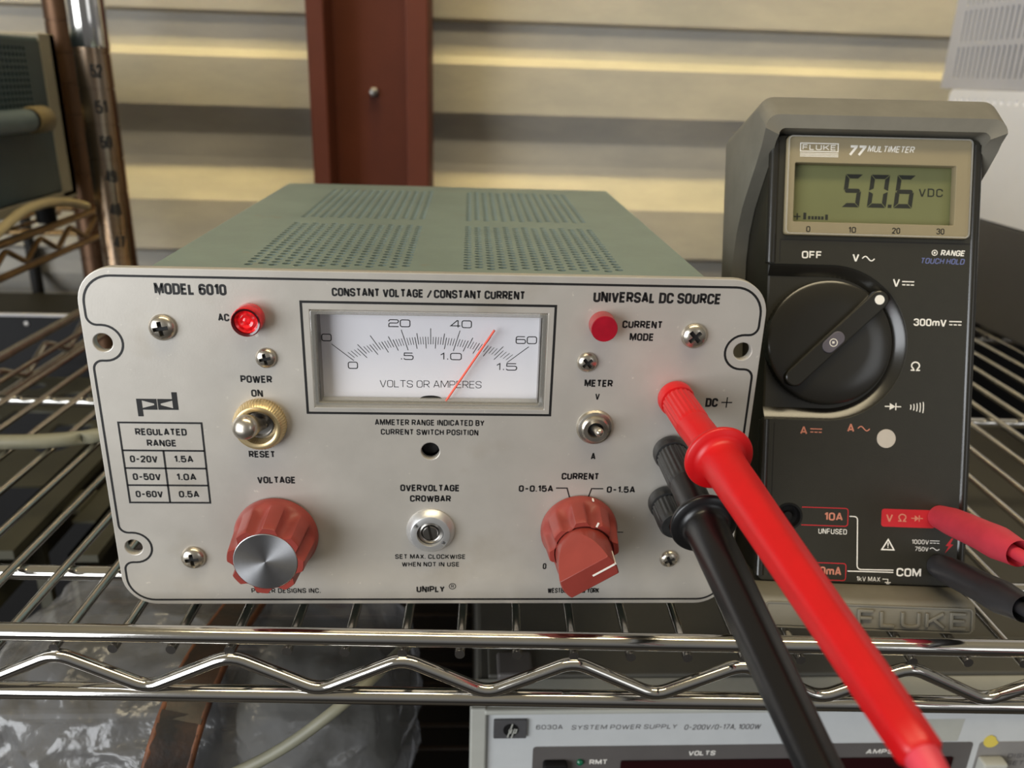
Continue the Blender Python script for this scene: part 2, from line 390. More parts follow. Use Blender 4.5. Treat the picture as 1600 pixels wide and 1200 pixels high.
    D['9'] = (w - .03, [([(0, .22)] + A(r, r, 180, 270) + A(w - .03 - r, r, 270, 360) + A(w - .03 - r, 1 - r, 0, 90) + A(r, 1 - r, 90, 180) + A(r, .62, 180, 270) + A(w - .03 - r, .62, 270, 350), 0)])
    D['-'] = (.36, [([(0, .46), (.36, .46)], 0)])
    D['/'] = (.36, [([(0, 0), (.36, 1)], 0)])
    D['.'] = (.0, [([(0, -.06), (0, .1)], 0)])
    D[','] = (.0, [([(.02, .1), (-.03, -.16)], 0)])
    D['m'] = (w + .2, [([(0, 0), (0, .7)], 0), ([(0, .55), (.1, .7)] + A((w + .2) / 2 - .12, .58, 90, 0, .12, 4) + [((w + .2) / 2, 0)], 0), ([((w + .2) / 2, .55), (w / 2 + .2, .7)] + A(w + .08, .58, 90, 0, .12, 4) + [(w + .2, 0)], 0)])
    D['k'] = (w - .08, [([(0, 0), (0, 1)], 0), ([(w - .1, .7), (.0, .26)], 0), ([(.15, .36), (w - .06, 0)], 0)])
    return D
GLYPHS = None
def put_text(g, s, u, v, w, h, depth=0.06, base=0.0, bold=0.02, shear=0.0, space=1.0, rot=0.0, gap=None):
    """stroke lettering fitted into a box w x h (mm) centred on (u, v); bold sets the stroke weight"""
    global GLYPHS
    if GLYPHS is None: GLYPHS = _glyphs()
    t = h * (0.115 + bold * 2.2)
    gp = gap if gap is not None else (0.30 if space > 1.05 else 0.25)
    x = 0; it = []
    for c in s:
        if c == ' ': x += 0.34 if space > 1.05 else 0.28; continue
        adv, st = GLYPHS[c]; it.append((x, st)); x += adv + gp
    x = max(x - gp, 0.001)
    lo = 0.0
    sx = (w - t) / x if x > 0.01 else 1.0
    sy = h - t
    x0 = u - w / 2 + t / 2 if x > 0.01 else u
    cr, sr = math.cos(rot), math.sin(rot)
    for ox, st in it:
        for pts, cl in st:
            P = [(x0 + (ox + p[0]) * sx + shear * (p[1] - 0.5) * sy - u, -sy / 2 + p[1] * sy) for p in pts]
            g.ribbon([(u + a * cr - b * sr, v + a * sr + b * cr) for a, b in P], t, base, base + depth, bool(cl))
    return g

def boolean(base, cutters, op='DIFFERENCE'):
    """one mesh minus others, worked out once; nothing temporary stays in the scene"""
    o = bpy.data.objects.new('tmp', base); COL.objects.link(o); tmp = []
    for c in cutters:
        k = bpy.data.objects.new('cut', c); COL.objects.link(k); tmp.append(k)
        md = o.modifiers.new('b', 'BOOLEAN'); md.operation = op; md.object = k; md.solver = 'EXACT'
    dg = bpy.context.evaluated_depsgraph_get(); dg.update()
    me = bpy.data.meshes.new_from_object(o.evaluated_get(dg), depsgraph=dg)
    for k in tmp: bpy.data.objects.remove(k)
    bpy.data.objects.remove(o)
    for p in me.polygons: p.use_smooth = True
    me.set_sharp_from_angle(angle=math.radians(35))
    return me

WORLD = {}
def link(name, me, material, parent=None, bevel=0.0, base=None):
    """link a mesh given in world millimetres as one object; parts are children of their thing"""
    o = bpy.data.objects.new(name, me); COL.objects.link(o)
    me.transform(Matrix.Diagonal((MM, MM, MM, 1)))
    if parent is not None:
        me.transform(WORLD[parent].inverted()); o.parent = parent; WORLD[o] = WORLD[parent]
    else:
        b = Matrix.Translation(Vector(base) * MM) if base else Matrix.Identity(4)
        me.transform(b.inverted()); o.matrix_world = b; WORLD[o] = b
    if material:
        me.materials.clear(); me.materials.append(M[material] if isinstance(material, str) else material)
    if bevel:
        md = o.modifiers.new('edge', 'BEVEL'); md.width = bevel * MM; md.segments = 2; md.limit_method = 'ANGLE'; md.angle_limit = math.radians(40)
    return o
def thing(name, loc, label, cat, group=None):
    o = bpy.data.objects.new(name, None); COL.objects.link(o)
    o.empty_display_size = 0.01
    o.location = Vector(loc) * MM; WORLD[o] = Matrix.Translation(Vector(loc) * MM)
    tag(o, label, cat, group); return o
def tag(o, label=None, cat=None, group=None, kind=None):
    if label: o['label'] = label
    if cat: o['category'] = cat
    if group: o['group'] = group
    if kind: o['kind'] = kind
    return o

def panel_frame(y=0.0):                      # u = x, v = z, w = towards the viewer
    return Matrix(((1, 0, 0, 0), (0, 0, -1, y), (0, 1, 0, 0), (0, 0, 0, 1)))
PF = panel_frame(0)

# ------------------------------------------------------------------ wall, floor, column
prof = [(560, 0), (240, 0), (229, 0), (226, 10), (221, 10), (194, 4), (186, -7), (139, -7), (118, 10), (110, 14), (86, 12), (44, -14), (-8, -14), (-14, -4), (-40, -2),
        (-64, 12), (-86, 12), (-110, -10), (-160, -10), (-190, 0), (-900, 0)]
WALL_Y = 660
for nm, x0, x1 in (('wall_back', -1400, 1500),):
    g = G()
    a = [g.v((x0, WALL_Y + d, z)) for z, d in prof]; b = [g.v((x1, WALL_Y + d, z)) for z, d in prof]
    c = [g.v((x0, WALL_Y + 40, z)) for z in (560, -900)]; d = [g.v((x1, WALL_Y + 40, z)) for z in (560, -900)]
    for i in range(len(prof) - 1): g.face([a[i], a[i + 1], b[i + 1], b[i]])
    g.face([c[0], d[0], d[1], c[1]]); g.face([a[0], b[0], d[0], c[0]]); g.face([a[-1], c[1], d[1], b[-1]])
    g.face([c[0]] + [c[1]] + a[::-1]); g.face(b + [d[1], d[0]])
    o = link(nm, g.mesh(nm, 20), 'wall'); tag(o, kind='structure')
g = G().box(-1400, 1500, -900, 700, -920, -900)
tag(link('floor', g.mesh('floor', 0), 'floor'), kind='structure')

col = thing('steel_column', (-80, 590, -900), 'red-oxide painted steel column standing against the ribbed wall behind the power supply', 'steel column')
g = G().box(-133.5, -117.5, 545, 640, -900, 560)
link('flange', g.mesh('flange', 0), 'column', col, bevel=2)
g = G().box(-47, -26.5, 545, 640, -900, 560)
link('flange', g.mesh('flange', 0), 'column', col, bevel=2)
g = G().box(-117.5, -47, 596, 606, -900, 560)
link('web', g.mesh('web', 0), 'column', col)
g = G(Matrix.Translation((-81, 596, 158)) @ Matrix.Rotation(PI / 2, 4, 'X')).lathe([(4.5, 0), (4.5, 4), (2.5, 5), (2.5, 11), (0, 11.5)], 6)
link('bolt', g.mesh('bolt'), 'steel', col)

# ------------------------------------------------------------------ main wire shelf
TH = 0.033
OX, OY = 6.5, -17.9
def sh(u, v, z): return (OX + u * math.cos(TH) + v * math.sin(TH), OY - u * math.sin(TH) + v * math.cos(TH), z)
shelf = thing('wire_shelf', sh(160, 220, -26), 'chrome wire shelf carrying the bench power supply and the multimeter', 'shelf')
UL, UR, VB = -301, 613, 446
for nm, z in (('rail', -1.3), ('rail', -25.6)):
    g = G().tube([sh(UL, 0, z), sh(UR, 0, z)], 3.0, 20)
    link('front_rail', g.mesh('r', 60), 'chrome', shelf)
    g = G().tube([sh(UL, VB, z), sh(UR, VB, z)], 3.0, 14)
    link('rear_rail', g.mesh('r', 60), 'chrome', shelf)
    for U in (UL, UR):
        g = G().tube([sh(U, 0, z), sh(U, VB, z)], 3.0, 14)
        link('side_rail', g.mesh('r', 60), 'wire', shelf)
def bend(pts, r=5.0, n=5):
    """round the corners of a polyline"""
    out = [Vector(pts[0])]
    for a, b, c in zip(pts, pts[1:], pts[2:]):
        a, b, c = Vector(a), Vector(b), Vector(c)
        p = b + (a - b).normalized() * r; q = b + (c - b).normalized() * r
        for i in range(n + 1):
            t = i / n; out.append(p.lerp(b, t).lerp(b.lerp(q, t), t))
    out.append(Vector(pts[-1])); return out
PITCH = 19.3
zig = []; k = 0; u = -131 - 57.9 * 3 - 28.95
while u < UR:
    zig.append(sh(u, -1.5, -8.4 if k % 2 else -22.2)); u += 28.95; k += 1
g = G().tube(bend(zig), 2.35, 14)
link('truss', g.mesh('truss', 60), 'chrome', shelf)
zig = []; k = 0; v = 6
while v < VB:
    zig.append(sh(UL, v, -8.4 if k % 2 else -22.2)); v += 28.95; k += 1
g = G().tube(bend(zig), 2.35, 10)
link('truss', g.mesh('truss', 60), 'wire', shelf)
u = -131 - PITCH * 8; kk = 0
while u < UR - 4:
    g = G().tube([sh(u, -2.2, -6.0), sh(u, 20, -6.0), sh(u, VB, -6.0)], 1.7, 10)
    link('deck_wire', g.mesh('w', 60), 'wire', shelf); u += PITCH
for v in (48.5, 224, 400):
    g = G().tube([sh(UL, v, -10.7), sh(UR, v, -10.7)], 3.0, 16)
    link('cross_rod', g.mesh('c', 60), 'chrome', shelf)

def post(name, x, y, label, material, numbers=True, top=620):
    t = thing(name, (x, y, -900), label, 'shelf post')
    f = Matrix.Translation((x, y, 0))
    p = [(12.7, -900)]
    z = -880
    base = 158 - 25.4 * 40
    while base < top - 8:
        if base > -895: p += [(12.7, base - 0.7), (12.0, base - 0.5), (12.0, base + 0.5), (12.7, base + 0.7)]
        base += 25.4
    p += [(12.7, top)]
    g = G(f).lathe(p, 36); link('tube', g.mesh('tube', 30), material, t)
    return t, f
pst, pf_ = post('shelving_post', -271, 428, 'shiny tarnished shelf post with stamped numbers at the rear left of the power supply', 'rustpost')
# chrome sleeve at the top and stamped numbers facing the viewer
g = G(pf_).lathe([(13.1, 187), (13.3, 188), (13.3, 236), (13.0, 237), (13.0, 300)], 36)
link('sleeve', g.mesh('sleeve', 30), 'chrome', pst)['label'] = 'bright chrome sleeve'
va = math.atan2(-248 - 428, 12 + 271)
for i, s in enumerate(('52', '51', '50', '49', '48', '47')):
    g = G(); put_text(g, s, 0, 0, 8.5, 9.5, 0.3, 0, 0.03)
    for q in g.bm.verts:
        a = va + 0.10 + q.co.x / 12.7; rr = 12.72 + q.co.z
        q.co = Vector((-271 + rr * math.cos(a), 428 + rr * math.sin(a), 170.7 - 25.4 * i + q.co.y))
    link('number', g.mesh('n', 0), 'ink', pst)
post('shelving_post', -341, 541, 'brown tarnished shelf post behind the teal instrument on the left', 'brownpost')

# ------------------------------------------------------------------ bench power supply
PW, PH = 106.35, 119.77
ps = thing('power_supply', (0, 110, -4.3), 'bench power supply with satin grey front panel, analogue meter and two brick red knobs', 'power supply')
# case: perforated top, sides, back, bottom
top_loops = [[(-92, 3), (92, 3), (92, 243), (-92, 243)]]
def grid(x0, x1, y0, y1):
    c = int(round((x1 - x0) / 4.0)); pitch = 4.55
    for i in range(c + 1):
        x = x0 + (x1 - x0) * i / c; y = y0 + (pitch / 2 if i % 2 else 0)
        while y <= y1 + 0.1:
            top_loops.append(circ(x, y, 1.55, 8)); y += pitch
for a, b in ((-62, -9.5), (11.5, 64)):
    grid(a, b, 29, 111); grid(a, b, 128, 222)
g = G(Matrix.Translation((0, 0, 115)))
g.add_mesh(plate_mesh(top_loops, 1.2), Matrix.Identity(4))
link('top_cover', g.mesh('top', 30), 'case', ps)['label'] = 'perforated grey-green top cover'
g = G()
g.box(-92, -90.8, 3, 243, 3, 113.8).box(90.8, 92, 3, 243, 3, 113.8).box(-90.8, 90.8, 241.8, 243, 3, 113.8).box(-90.8, 90.8, 3, 241.8, 3, 4.2)
link('case', g.mesh('case', 0), 'case', ps)
g = G().box(-80, 80, 20, 230, 6, 60)
link('chassis', g.mesh('chassis', 0), 'blackbox', ps)
for x in (-75, 75):
    for y in (25, 215):
        g = G(Matrix.Translation((x, y, -4.3))).lathe([(6, 0), (7, 1), (7, 7.3)], 20); link('foot', g.mesh('foot'), 'blackbox', ps)

loops = [rrect(-PW, PW, 0, PH, 11.5, 10)]
for x, z in ((-100.6, 96), (100.3, 96.2), (-100.6, 23), (100.3, 23)): loops.append(circ(x, z, 2.9, 24))
loops.append(circ(0, 59.9, 3.0, 24))
loops.append([(-36.9, 107.6), (36.9, 107.6), (36.9, 75.2), (-36.9, 75.2)])
g = G(PF); g.add_mesh(plate_mesh(loops, 3.0, 0.3), Matrix.Identity(4))
fp = link('front_panel', g.mesh('fp', 30), 'panel', ps)
# worn bright spots along the upper edge
# printed border with its scallops round the mounting slots
def border():
    L = []
    L += arc(-95.6, 108.3, 8.9, 90, 180, 10) + [(-104.5, 104.6)] + arc(-101.6, 104.6, 2.9, 180, 270, 6) + arc(-100.4, 95.9, 5.8, 90, -90, 16) + arc(-101.6, 87.2, 2.9, 90, 180, 6)
    L += arc(-101.6, 31.6, 2.9, 180, 270, 6) + arc(-100.4, 22.9, 5.8, 90, -90, 16) + arc(-101.6, 14.2, 2.9, 90, 180, 6) + arc(-95.6, 10.8, 8.9, 180, 270, 10)
    R_ = [(-x, z) for x, z in L][::-1]
    return L + R_
g = G(PF).ribbon(border(), 0.72, 0, 0.05, True)
link('border_line', g.mesh('b', 0), 'ink', fp)
PANEL_TEXT = [
  ('MODEL 6010', -72.28, 113.43, 21.47, 3.54), ('AC', -63.17, 104.7, 3.44, 2.45), ('POWER', -54.83, 84.56, 9.85, 2.49),
  ('ON', -54.95, 79.8, 3.67, 2.47), ('RESET', -55, 58.32, 8.54, 2.43), ('VOLTAGE', -50.96, 48.93, 12.59, 2.55),
  ('POWER DESIGNS INC.', -50.6, 5.57, 23.98, 2.0), ('UNIPLY', -0.11, 6.11, 9.98, 2.6),
  ('CONSTANT VOLTAGE', -15.85, 113.41, 28.01, 2.67), ('/', -0.07, 113.3, 1.69, 2.79), ('CONSTANT CURRENT', 15.43, 113.36, 28.25, 2.7),
  ('AMMETER RANGE INDICATED BY', -0.12, 70.19, 35.61, 2.1), ('CURRENT SWITCH POSITION', -0.16, 66.78, 31.86, 2.05),
  ('OVERVOLTAGE', -0.16, 46.27, 19.94, 2.5), ('CROWBAR', -0.04, 42.23, 13.81, 2.44), ('SET MAX. CLOCKWISE', -0.14, 19.46, 24.42, 1.85),
  ('WHEN NOT IN USE', -0.04, 16.35, 20.05, 1.85), ('UNIVERSAL DC SOURCE', 71.04, 113.37, 40.41, 3.45), ('CURRENT', 67.05, 104.63, 12.86, 2.47),
  ('MODE', 67.16, 100.51, 7.8, 2.5), ('METER', 54.42, 84.63, 9.23, 2.49), ('V', 54.34, 80.04, 1.47, 2.24), ('A', 54.37, 58.49, 1.56, 2.49),
  ('DC', 92.34, 78.39, 4.11, 3.12), ('CURRENT', 50.5, 50.99, 12.78, 2.53), ('0-0.15A', 35.64, 46.25, 11.75, 2.45), ('0-1.5A', 64.72, 46.04, 9.79, 2.45),
  ('0', 39.92, 15.6, 1.3, 2.43), ('WESTBURY, NEW YORK', 50.73, 5.5, 18.52, 2.1)]
for s, u, v, w, h in PANEL_TEXT:
    g = G(PF); put_text(g, s, u, v, w, h, 0.05, 0, (0.046 if h > 2.2 else 0.032) if len(s) > 1 else 0.035, space=1.12)
    link('lettering', g.mesh('t', 0), 'ink', fp)
g = G(PF)
g.ribbon([(97.35, 80.3), (97.35, 76.65)], 0.35).ribbon([(95.55, 78.48), (99.15, 78.48)], 0.35)
link('lettering', g.mesh('plus', 0), 'ink', fp)
g = G(PF).ribbon(circ(7.59, 7.3, 1.15, 20), 0.25, closed=True); put_text(g, 'R', 7.6, 7.3, 1.0, 1.3, 0.05, 0, 0.02)
link('lettering', g.mesh('reg', 0), 'ink', fp)
g = G(PF).ribbon([(42.44, 46.5), (46.2, 46.5), (47.4, 42.4)], 0.42).ribbon([(58.59, 46.35), (54.6, 46.35), (53.5, 42.4)], 0.42).ribbon([(62.9, 29.5), (66.8, 29.4)], 0.3)
link('lettering', g.mesh('ln', 0), 'ink', fp)
# range table
tb = G(PF)
tb.ribbon([(-99.6, 69.2), (-73.4, 69.2), (-73.4, 40.25), (-99.6, 40.25)], 0.62, closed=True)
for z in (59.35, 52.95, 46.7): tb.ribbon([(-99.6, z), (-73.4, z)], 0.62)
tb.ribbon([(-86.55, 59.35), (-86.55, 40.25)], 0.62)
for s, u, v, w, h in (('REGULATED', -86.55, 65.99, 16.29, 2.45), ('RANGE', -86.78, 62.05, 9.41, 2.4), ('0-20V', -93.18, 56.29, 8.84, 2.49), ('1.5A', -80.39, 56.36, 6.16, 2.43),
                      ('0-50V', -93, 49.82, 9.02, 2.5), ('1.0A', -80.22, 49.82, 6.42, 2.48), ('0-60V', -92.97, 43.42, 8.84, 2.45), ('0.5A', -80.03, 43.44, 6.63, 2.46)):
    put_text(tb, s, u, v, w, h, 0.05, 0, 0.044, space=1.12)
link('range_table', tb.mesh('table', 0), 'ink', fp)
# maker's mark: two mirrored flags
g = G(PF)
for s in (1, -1):                                    # left flag hangs down, right flag stands up
    q = lambda x, z: (-86.53 + (x if s > 0 else -x), z if s > 0 else 151.2 - z)
    g.prism([q(-6.45, 77.45), q(-4.75, 77.45), q(-4.75, 71.4), q(-6.45, 71.4)], 0, 0.05)
    g.prism([q(-4.75, 77.45), q(-0.12, 77.45), q(-0.12, 75.6), q(-4.75, 76.9)], 0, 0.05)
    g.prism([q(-4.75, 74.3), q(-0.12, 75.6), q(-0.12, 73.74), q(-4.75, 73.74)], 0, 0.05)
    g.prism([q(-1.0, 75.9), q(-0.12, 75.7), q(-0.12, 75.5), q(-1.0, 75.3)], 0, 0.049)
link('logo', g.mesh('logo', 0), 'ink', fp)

# analogue panel meter
pmt = link('panel_meter', G(PF).ribbon([(-39.45, 110.15), (39.25, 110.15), (39.1, 73.25), (-39.3, 73.25)], 0.78, 0, 0.05, True).mesh('meter_line', 0), 'ink', fp)
g = G(panel_frame(6.0)); g.prism([(-36.8, 107.4), (36.8, 107.4), (36.8, 75.3), (-36.8, 75.3)], -1.2, 0)
link('dial', g.mesh('dial', 0), 'dialface', pmt)
g = G(panel_frame(6.0))
def tick(val, r0, r1, w):
    th = math.radians(-51.15 + 102.3 * val / 60); dx, dz = math.sin(th), math.cos(th)
    def hit(R_):                                     # from the pivot (0, 69.2) out to the arc about (0, 31.7)
        b = dz * 37.5; return -b + math.sqrt(b * b - 37.5 ** 2 + R_ ** 2)
    a, b = hit(r0), hit(r1)
    g.ribbon([(a * dx, 69.2 + a * dz), (b * dx, 69.2 + b * dz)], w, 0, 0.04)
for i in range(61):
    if i in (0, 60): tick(i, 62.6, 70.6, 0.22); continue
    hi = 68.8 if i % 10 == 0 else (67.2 if i % 5 == 0 else 65.9)
    lo = 61.7 if i % 20 == 0 else (62.0 if i % 4 == 0 else 63.4)
    tick(i, lo, hi, 0.22 if i % 5 == 0 or i % 4 == 0 else 0.17)
link('scale', g.mesh('scale', 0), 'ink', pmt)
def glyph(g, s, u, v, w, h, t=0.36):
    """wide rounded instrument numerals drawn with a stroke"""
    def R(x0, x1, y0, y1, r=0.28): return rrect(x0, x1, y0, y1, r, 4)
    A = {'0': (1.3, [(R(0, 1.3, 0, 1, 0.26), True)]),
         '1': (0.5, [([(0.0, 0.72), (0.38, 1), (0.38, 0)], False)]),
         '2': (1.3, [([(0, 0.75)] + arc(0.24, 0.76, 0.24, 180, 90, 4) + arc(1.06, 0.76, 0.24, 90, 0, 4) + arc(1.06, 0.72, 0.2, 0, -90, 3) + arc(0.24, 0.28, 0.24, 90, 180, 4) + [(0, 0), (1.3, 0)], False)]),
         '4': (1.3, [([(1.0, 0), (1.0, 1), (0.86, 1), (0, 0.24), (1.3, 0.24)], False)]),
         '5': (1.3, [([(1.22, 1), (0.06, 1), (0.04, 0.6)] + arc(1.04, 0.36, 0.26, 90, 0, 4) + arc(1.04, 0.24, 0.24, 0, -90, 4) + arc(0.24, 0.24, 0.24, 270, 190, 4), False)]),
         '6': (1.3, [([(1.2, 1)] + arc(0.26, 0.74, 0.26, 90, 180, 4) + arc(0.24, 0.24, 0.24, 180, 270, 4) + arc(1.06, 0.24, 0.24, -90, 0, 4) + arc(1.06, 0.36, 0.22, 0, 90, 4) + [(0.02, 0.58)], False)]),
         '.': (0.22, [([(0.11, 0.0), (0.11, 0.16)], False)])}
    x = 0; items = []
    for c in s:
        wd, st = A[c]; items.append((x, st)); x += wd + 0.24
    x -= 0.24; sx = (w - t) / x; sy = h - t
    for ox, st in items:
        for pts, cl in st:
            g.ribbon([(u - w / 2 + t / 2 + (ox + p[0]) * sx, v - sy / 2 + p[1] * sy) for p in pts], t, 0, 0.04, cl)
for s, u, v, w, h in (('0', -33.19, 96.86, 3.26, 2.53), ('20', -9.94, 101.99, 7.01, 2.57), ('40', 9.73, 102.02, 6.88, 2.58), ('60', 30.87, 96.99, 6.93, 2.62),
                      ('0', -25.17, 87.56, 3.25, 2.47), ('.5', -7.7, 90.91, 4.3, 2.5), ('1.0', 6.54, 91.06, 6.98, 2.46), ('1.5', 24.77, 87.74, 6.81, 2.55)):
    g = G(panel_frame(6.0)); glyph(g, s, u, v, w, h, 0.3); link('lettering', g.mesh('n', 0), 'ink', pmt)
g = G(panel_frame(6.0)); put_text(g, 'VOLTS OR AMPERES', -0.02, 81.36, 33.25, 2.5, 0.04, 0, -0.014, gap=0.16)
link('lettering', g.mesh('va', 0), 'ink', pmt)
g = G(panel_frame(6.0)); g.prism([(3.6 * math.cos(a * PI / 16), 76.2 + 1.15 * math.sin(a * PI / 16)) for a in range(17)], 0, 0.05)
link('pivot_cover', g.mesh('pc', 0), 'ink', pmt)
g = G(); g.tube([(5.0, 3.6, 76.4), (20.4, 3.6, 100.9)], 0.36, 8); link('needle', g.mesh('needle'), 'needle', pmt)
# clear moulded front: rim, inner ledge and window
g = G(PF)
g.add_mesh(plate_mesh([rrect(-36.85, 36.85, 75.25, 107.55, 0.6, 3), rrect(-35.3, 35.3, 77.0, 106.3, 0.5, 3)], 5.6, 0.25), Matrix.Translation((0, 0, 0.5)))
link('window_rim', g.mesh('rim', 30), 'acrylic', pmt)
g = G(panel_frame(0.0)); g.prism([(-35.3, 77.0), (35.3, 77.0), (35.3, 106.3), (-35.3, 106.3)], -0.6, 0.1)
link('window_glass', g.mesh('wg', 0), 'glass', pmt)
g = G().box(-35.6, -34.9, 1.0, 5.9, 77.2, 106.0).box(34.9, 35.6, 1.0, 5.9, 77.2, 106.0)
link('side_wall', g.mesh('sw', 0), 'steel', pmt)

# pan-head cross screws
def screw_mesh(r):
    dome = G().lathe([(r * 0.92, 0), (r, 0.25), (r * 0.98, r * 0.22), (r * 0.82, r * 0.43), (r * 0.5, r * 0.56), (0, r * 0.6)], 32).mesh('d')
    a, b = r * 0.56, r * 0.16
    cut = G().prism([(-a, -b), (-b, -b), (-b, -a), (b, -a), (b, -b), (a, -b), (a, b), (b, b), (b, a), (-b, a), (-b, b), (-a, b)], r * 0.18, r * 2).mesh('c')
    return boolean(dome, [cut])
SMALL, BIG = screw_mesh(3.3), screw_mesh(4.15)
for me, x, z, rot, dull in ((BIG, -81.9, 101.3, 0.15, 0), (SMALL, -51.2, 91.8, 0.2, 0), (BIG, -81.0, 19.2, 0.1, 0), (BIG, 83.8, 101.3, 0.75, 0), (SMALL, 50.2, 91.9, 0.7, 0), (SMALL, 83.85, 18.9, 0.5, 1)):
    c = me.copy(); c.transform(PF @ Matrix.Translation((x, z, 0)) @ Matrix.Rotation(rot, 4, 'Z'))
    so = link('screw', c, 'nickel', ps)
    r_ = 4.15 if me is BIG else 3.3; a, b = r_ * 0.55, r_ * 0.155
    g = G(PF @ Matrix.Translation((x, z, 0)) @ Matrix.Rotation(rot, 4, 'Z')).prism([(-a, -b), (-b, -b), (-b, -a), (b, -a), (b, -b), (a, -b), (a, b), (b, b), (b, a), (-b, a), (-b, b), (-a, b)], r_ * 0.17, r_ * 0.30)
    link('recess_shade', g.mesh('cr', 0), 'dark', so)  # dark cross paints the shade inside the screw slot

# indicator lamps
PFt = lambda x, z: PF @ Matrix.Translation((x, z, 0))
lampA = link('indicator_lamp', G(PFt(-55.05, 104.87)).lathe([(4.5, 0), (4.6, 0.4), (4.6, 5.4), (4.35, 5.8)], 40, cap=False).mesh('l'), 'lens_red', ps)
lampA['label'] = 'lit red pilot lamp marked AC'
link('rim', G(PFt(-55.05, 104.87)).lathe([(4.35, 5.8), (4.2, 5.9), (3.6, 5.7), (3.55, 5.0)], 40, cap=False).mesh('r'), 'lens_dark', lampA)
link('lens', G(PFt(-55.05, 104.87)).lathe([(3.6, 4.6), (3.0, 4.2), (2.0, 4.7), (1.2, 4.3), (0, 4.6)], 32, cap=False).mesh('c'), 'lens_core', lampA)
lampB = link('indicator_lamp', G(PFt(54.1, 104.6)).lathe([(4.2, 0), (4.25, 0.5), (4.15, 5.4)], 40, cap=False).mesh('l'), 'lens_dull_side', ps)
lampB['label'] = 'dark red pilot lamp marked CURRENT MODE'
link('lens', G(PFt(54.1, 104.6)).lathe([(4.15, 5.4), (4.0, 5.7), (0, 5.75)], 40, cap=False).mesh('c'), 'lens_dull', lampB)

# power switch with knurled collar
def knurl(a, w): return 1.0 if w > 3.0 else (1.0 - 0.03 * (0.5 + 0.5 * math.cos(a * 56)))
sw = link('power_switch', G(PFt(-54.5, 69.6)).lathe([(5.6, -1), (8.3, 0), (8.5, 0.3), (8.5, 2.6), (7.4, 4.6), (7.1, 4.8), (6.1, 4.8), (5.6, 4.5), (5.5, 0.5)], 224, knurl, cap=False).mesh('sw'), 'gold', ps)
link('bushing', G(PFt(-54.5, 69.6)).lathe([(5.5, 0.6), (4.6, 0.8), (4.5, 2.0), (4.0, 2.0), (3.8, 0.6), (0, 0.4)], 40, cap=False).mesh('bu'), 'steel', sw)
tipd = Vector((-57.0, -11.4, 72.8)) - Vector((-54.2, -0.5, 69.4))
a0 = Vector((-54.2, -0.5, 69.4)); pts = [a0 + tipd * t for t in (0, 0.3, 0.5, 0.7, 0.88, 1.0, 1.08, 1.13, 1.15)]
link('lever', G().tube(pts, [2.0, 2.4, 3.1, 3.75, 3.95, 3.8, 3.0, 1.9, 0.3], 24).mesh('lv', 60), 'nickel', sw)

# meter selector toggle
ms = link('meter_switch', G(PFt(54.1, 69.2)).lathe([(6.0, 0), (6.1, 0.4), (5.6, 1.1), (4.4, 1.5)], 40).mesh('ms'), 'nickel', ps)
nut = G(PFt(54.1, 69.2)).lathe([(4.55, 1.0), (4.55, 2.6), (4.0, 3.0), (2.7, 3.0), (2.5, 2.7), (2.45, 1.6)], 36, cap=False)
link('nut', nut.mesh('nut'), 'nickel', ms)
link('socket', G(PFt(54.1, 69.2)).lathe([(2.45, 1.6), (0, 1.55)], 24, cap=False).mesh('so'), 'dark', ms)
a0 = Vector((53.9, -1.4, 69.4)); a1 = Vector((54.5, -8.8, 71.0)); d = a1 - a0
link('lever', G().tube([a0 + d * t for t in (0, 0.4, 0.8, 0.95, 1.03, 1.06)], [1.1, 1.25, 1.45, 1.35, 0.9, 0.2], 18).mesh('lv', 60), 'nickel', ms)

# crowbar adjuster
cb = link('crowbar_adjuster', boolean(G(PFt(0, 30.0)).lathe([(8.25, 0), (8.3, 0.4), (6.8, 3.0), (6.6, 3.1), (4.6, 3.1), (4.5, 2.9), (4.5, 0.3), (0, 0.3)], 48).mesh('cb'),
          [G(PFt(-4.6, 33.2)).lathe([(0.75, 1.5), (0.75, 5)], 14).mesh('h'), G(PFt(4.6, 26.8)).lathe([(0.75, 1.5), (0.75, 5)], 14).mesh('h')]), 'alum', ps)
link('bushing', G(PFt(0, 30.0)).lathe([(4.4, 0.6), (4.3, 1.6), (3.3, 2.1), (3.0, 1.9), (2.9, 0.6)], 40, cap=False).mesh('b'), 'steel', cb)
scr = boolean(G(PFt(0, 30.0)).lathe([(2.7, 0.4), (2.7, 2.0), (2.4, 2.3), (0, 2.4)], 32).mesh('s'),
              [G(PFt(0, 30.0) @ Matrix.Rotation(0.2, 4, 'Z')).prism([(-0.45, -4), (0.45, -4), (0.45, 4), (-0.45, 4)], 1.2, 4).mesh('c')])
link('screw', scr, 'steel', cb)
# trim hole behind the panel
link('trimmer', G(panel_frame(4.5)).lathe([(2.9, -0.4), (2.9, 0.0), (1.0, 0.1), (0, 0.0)], 24, cu=0, cv=59.9).mesh('tr'), 'dark', ps)

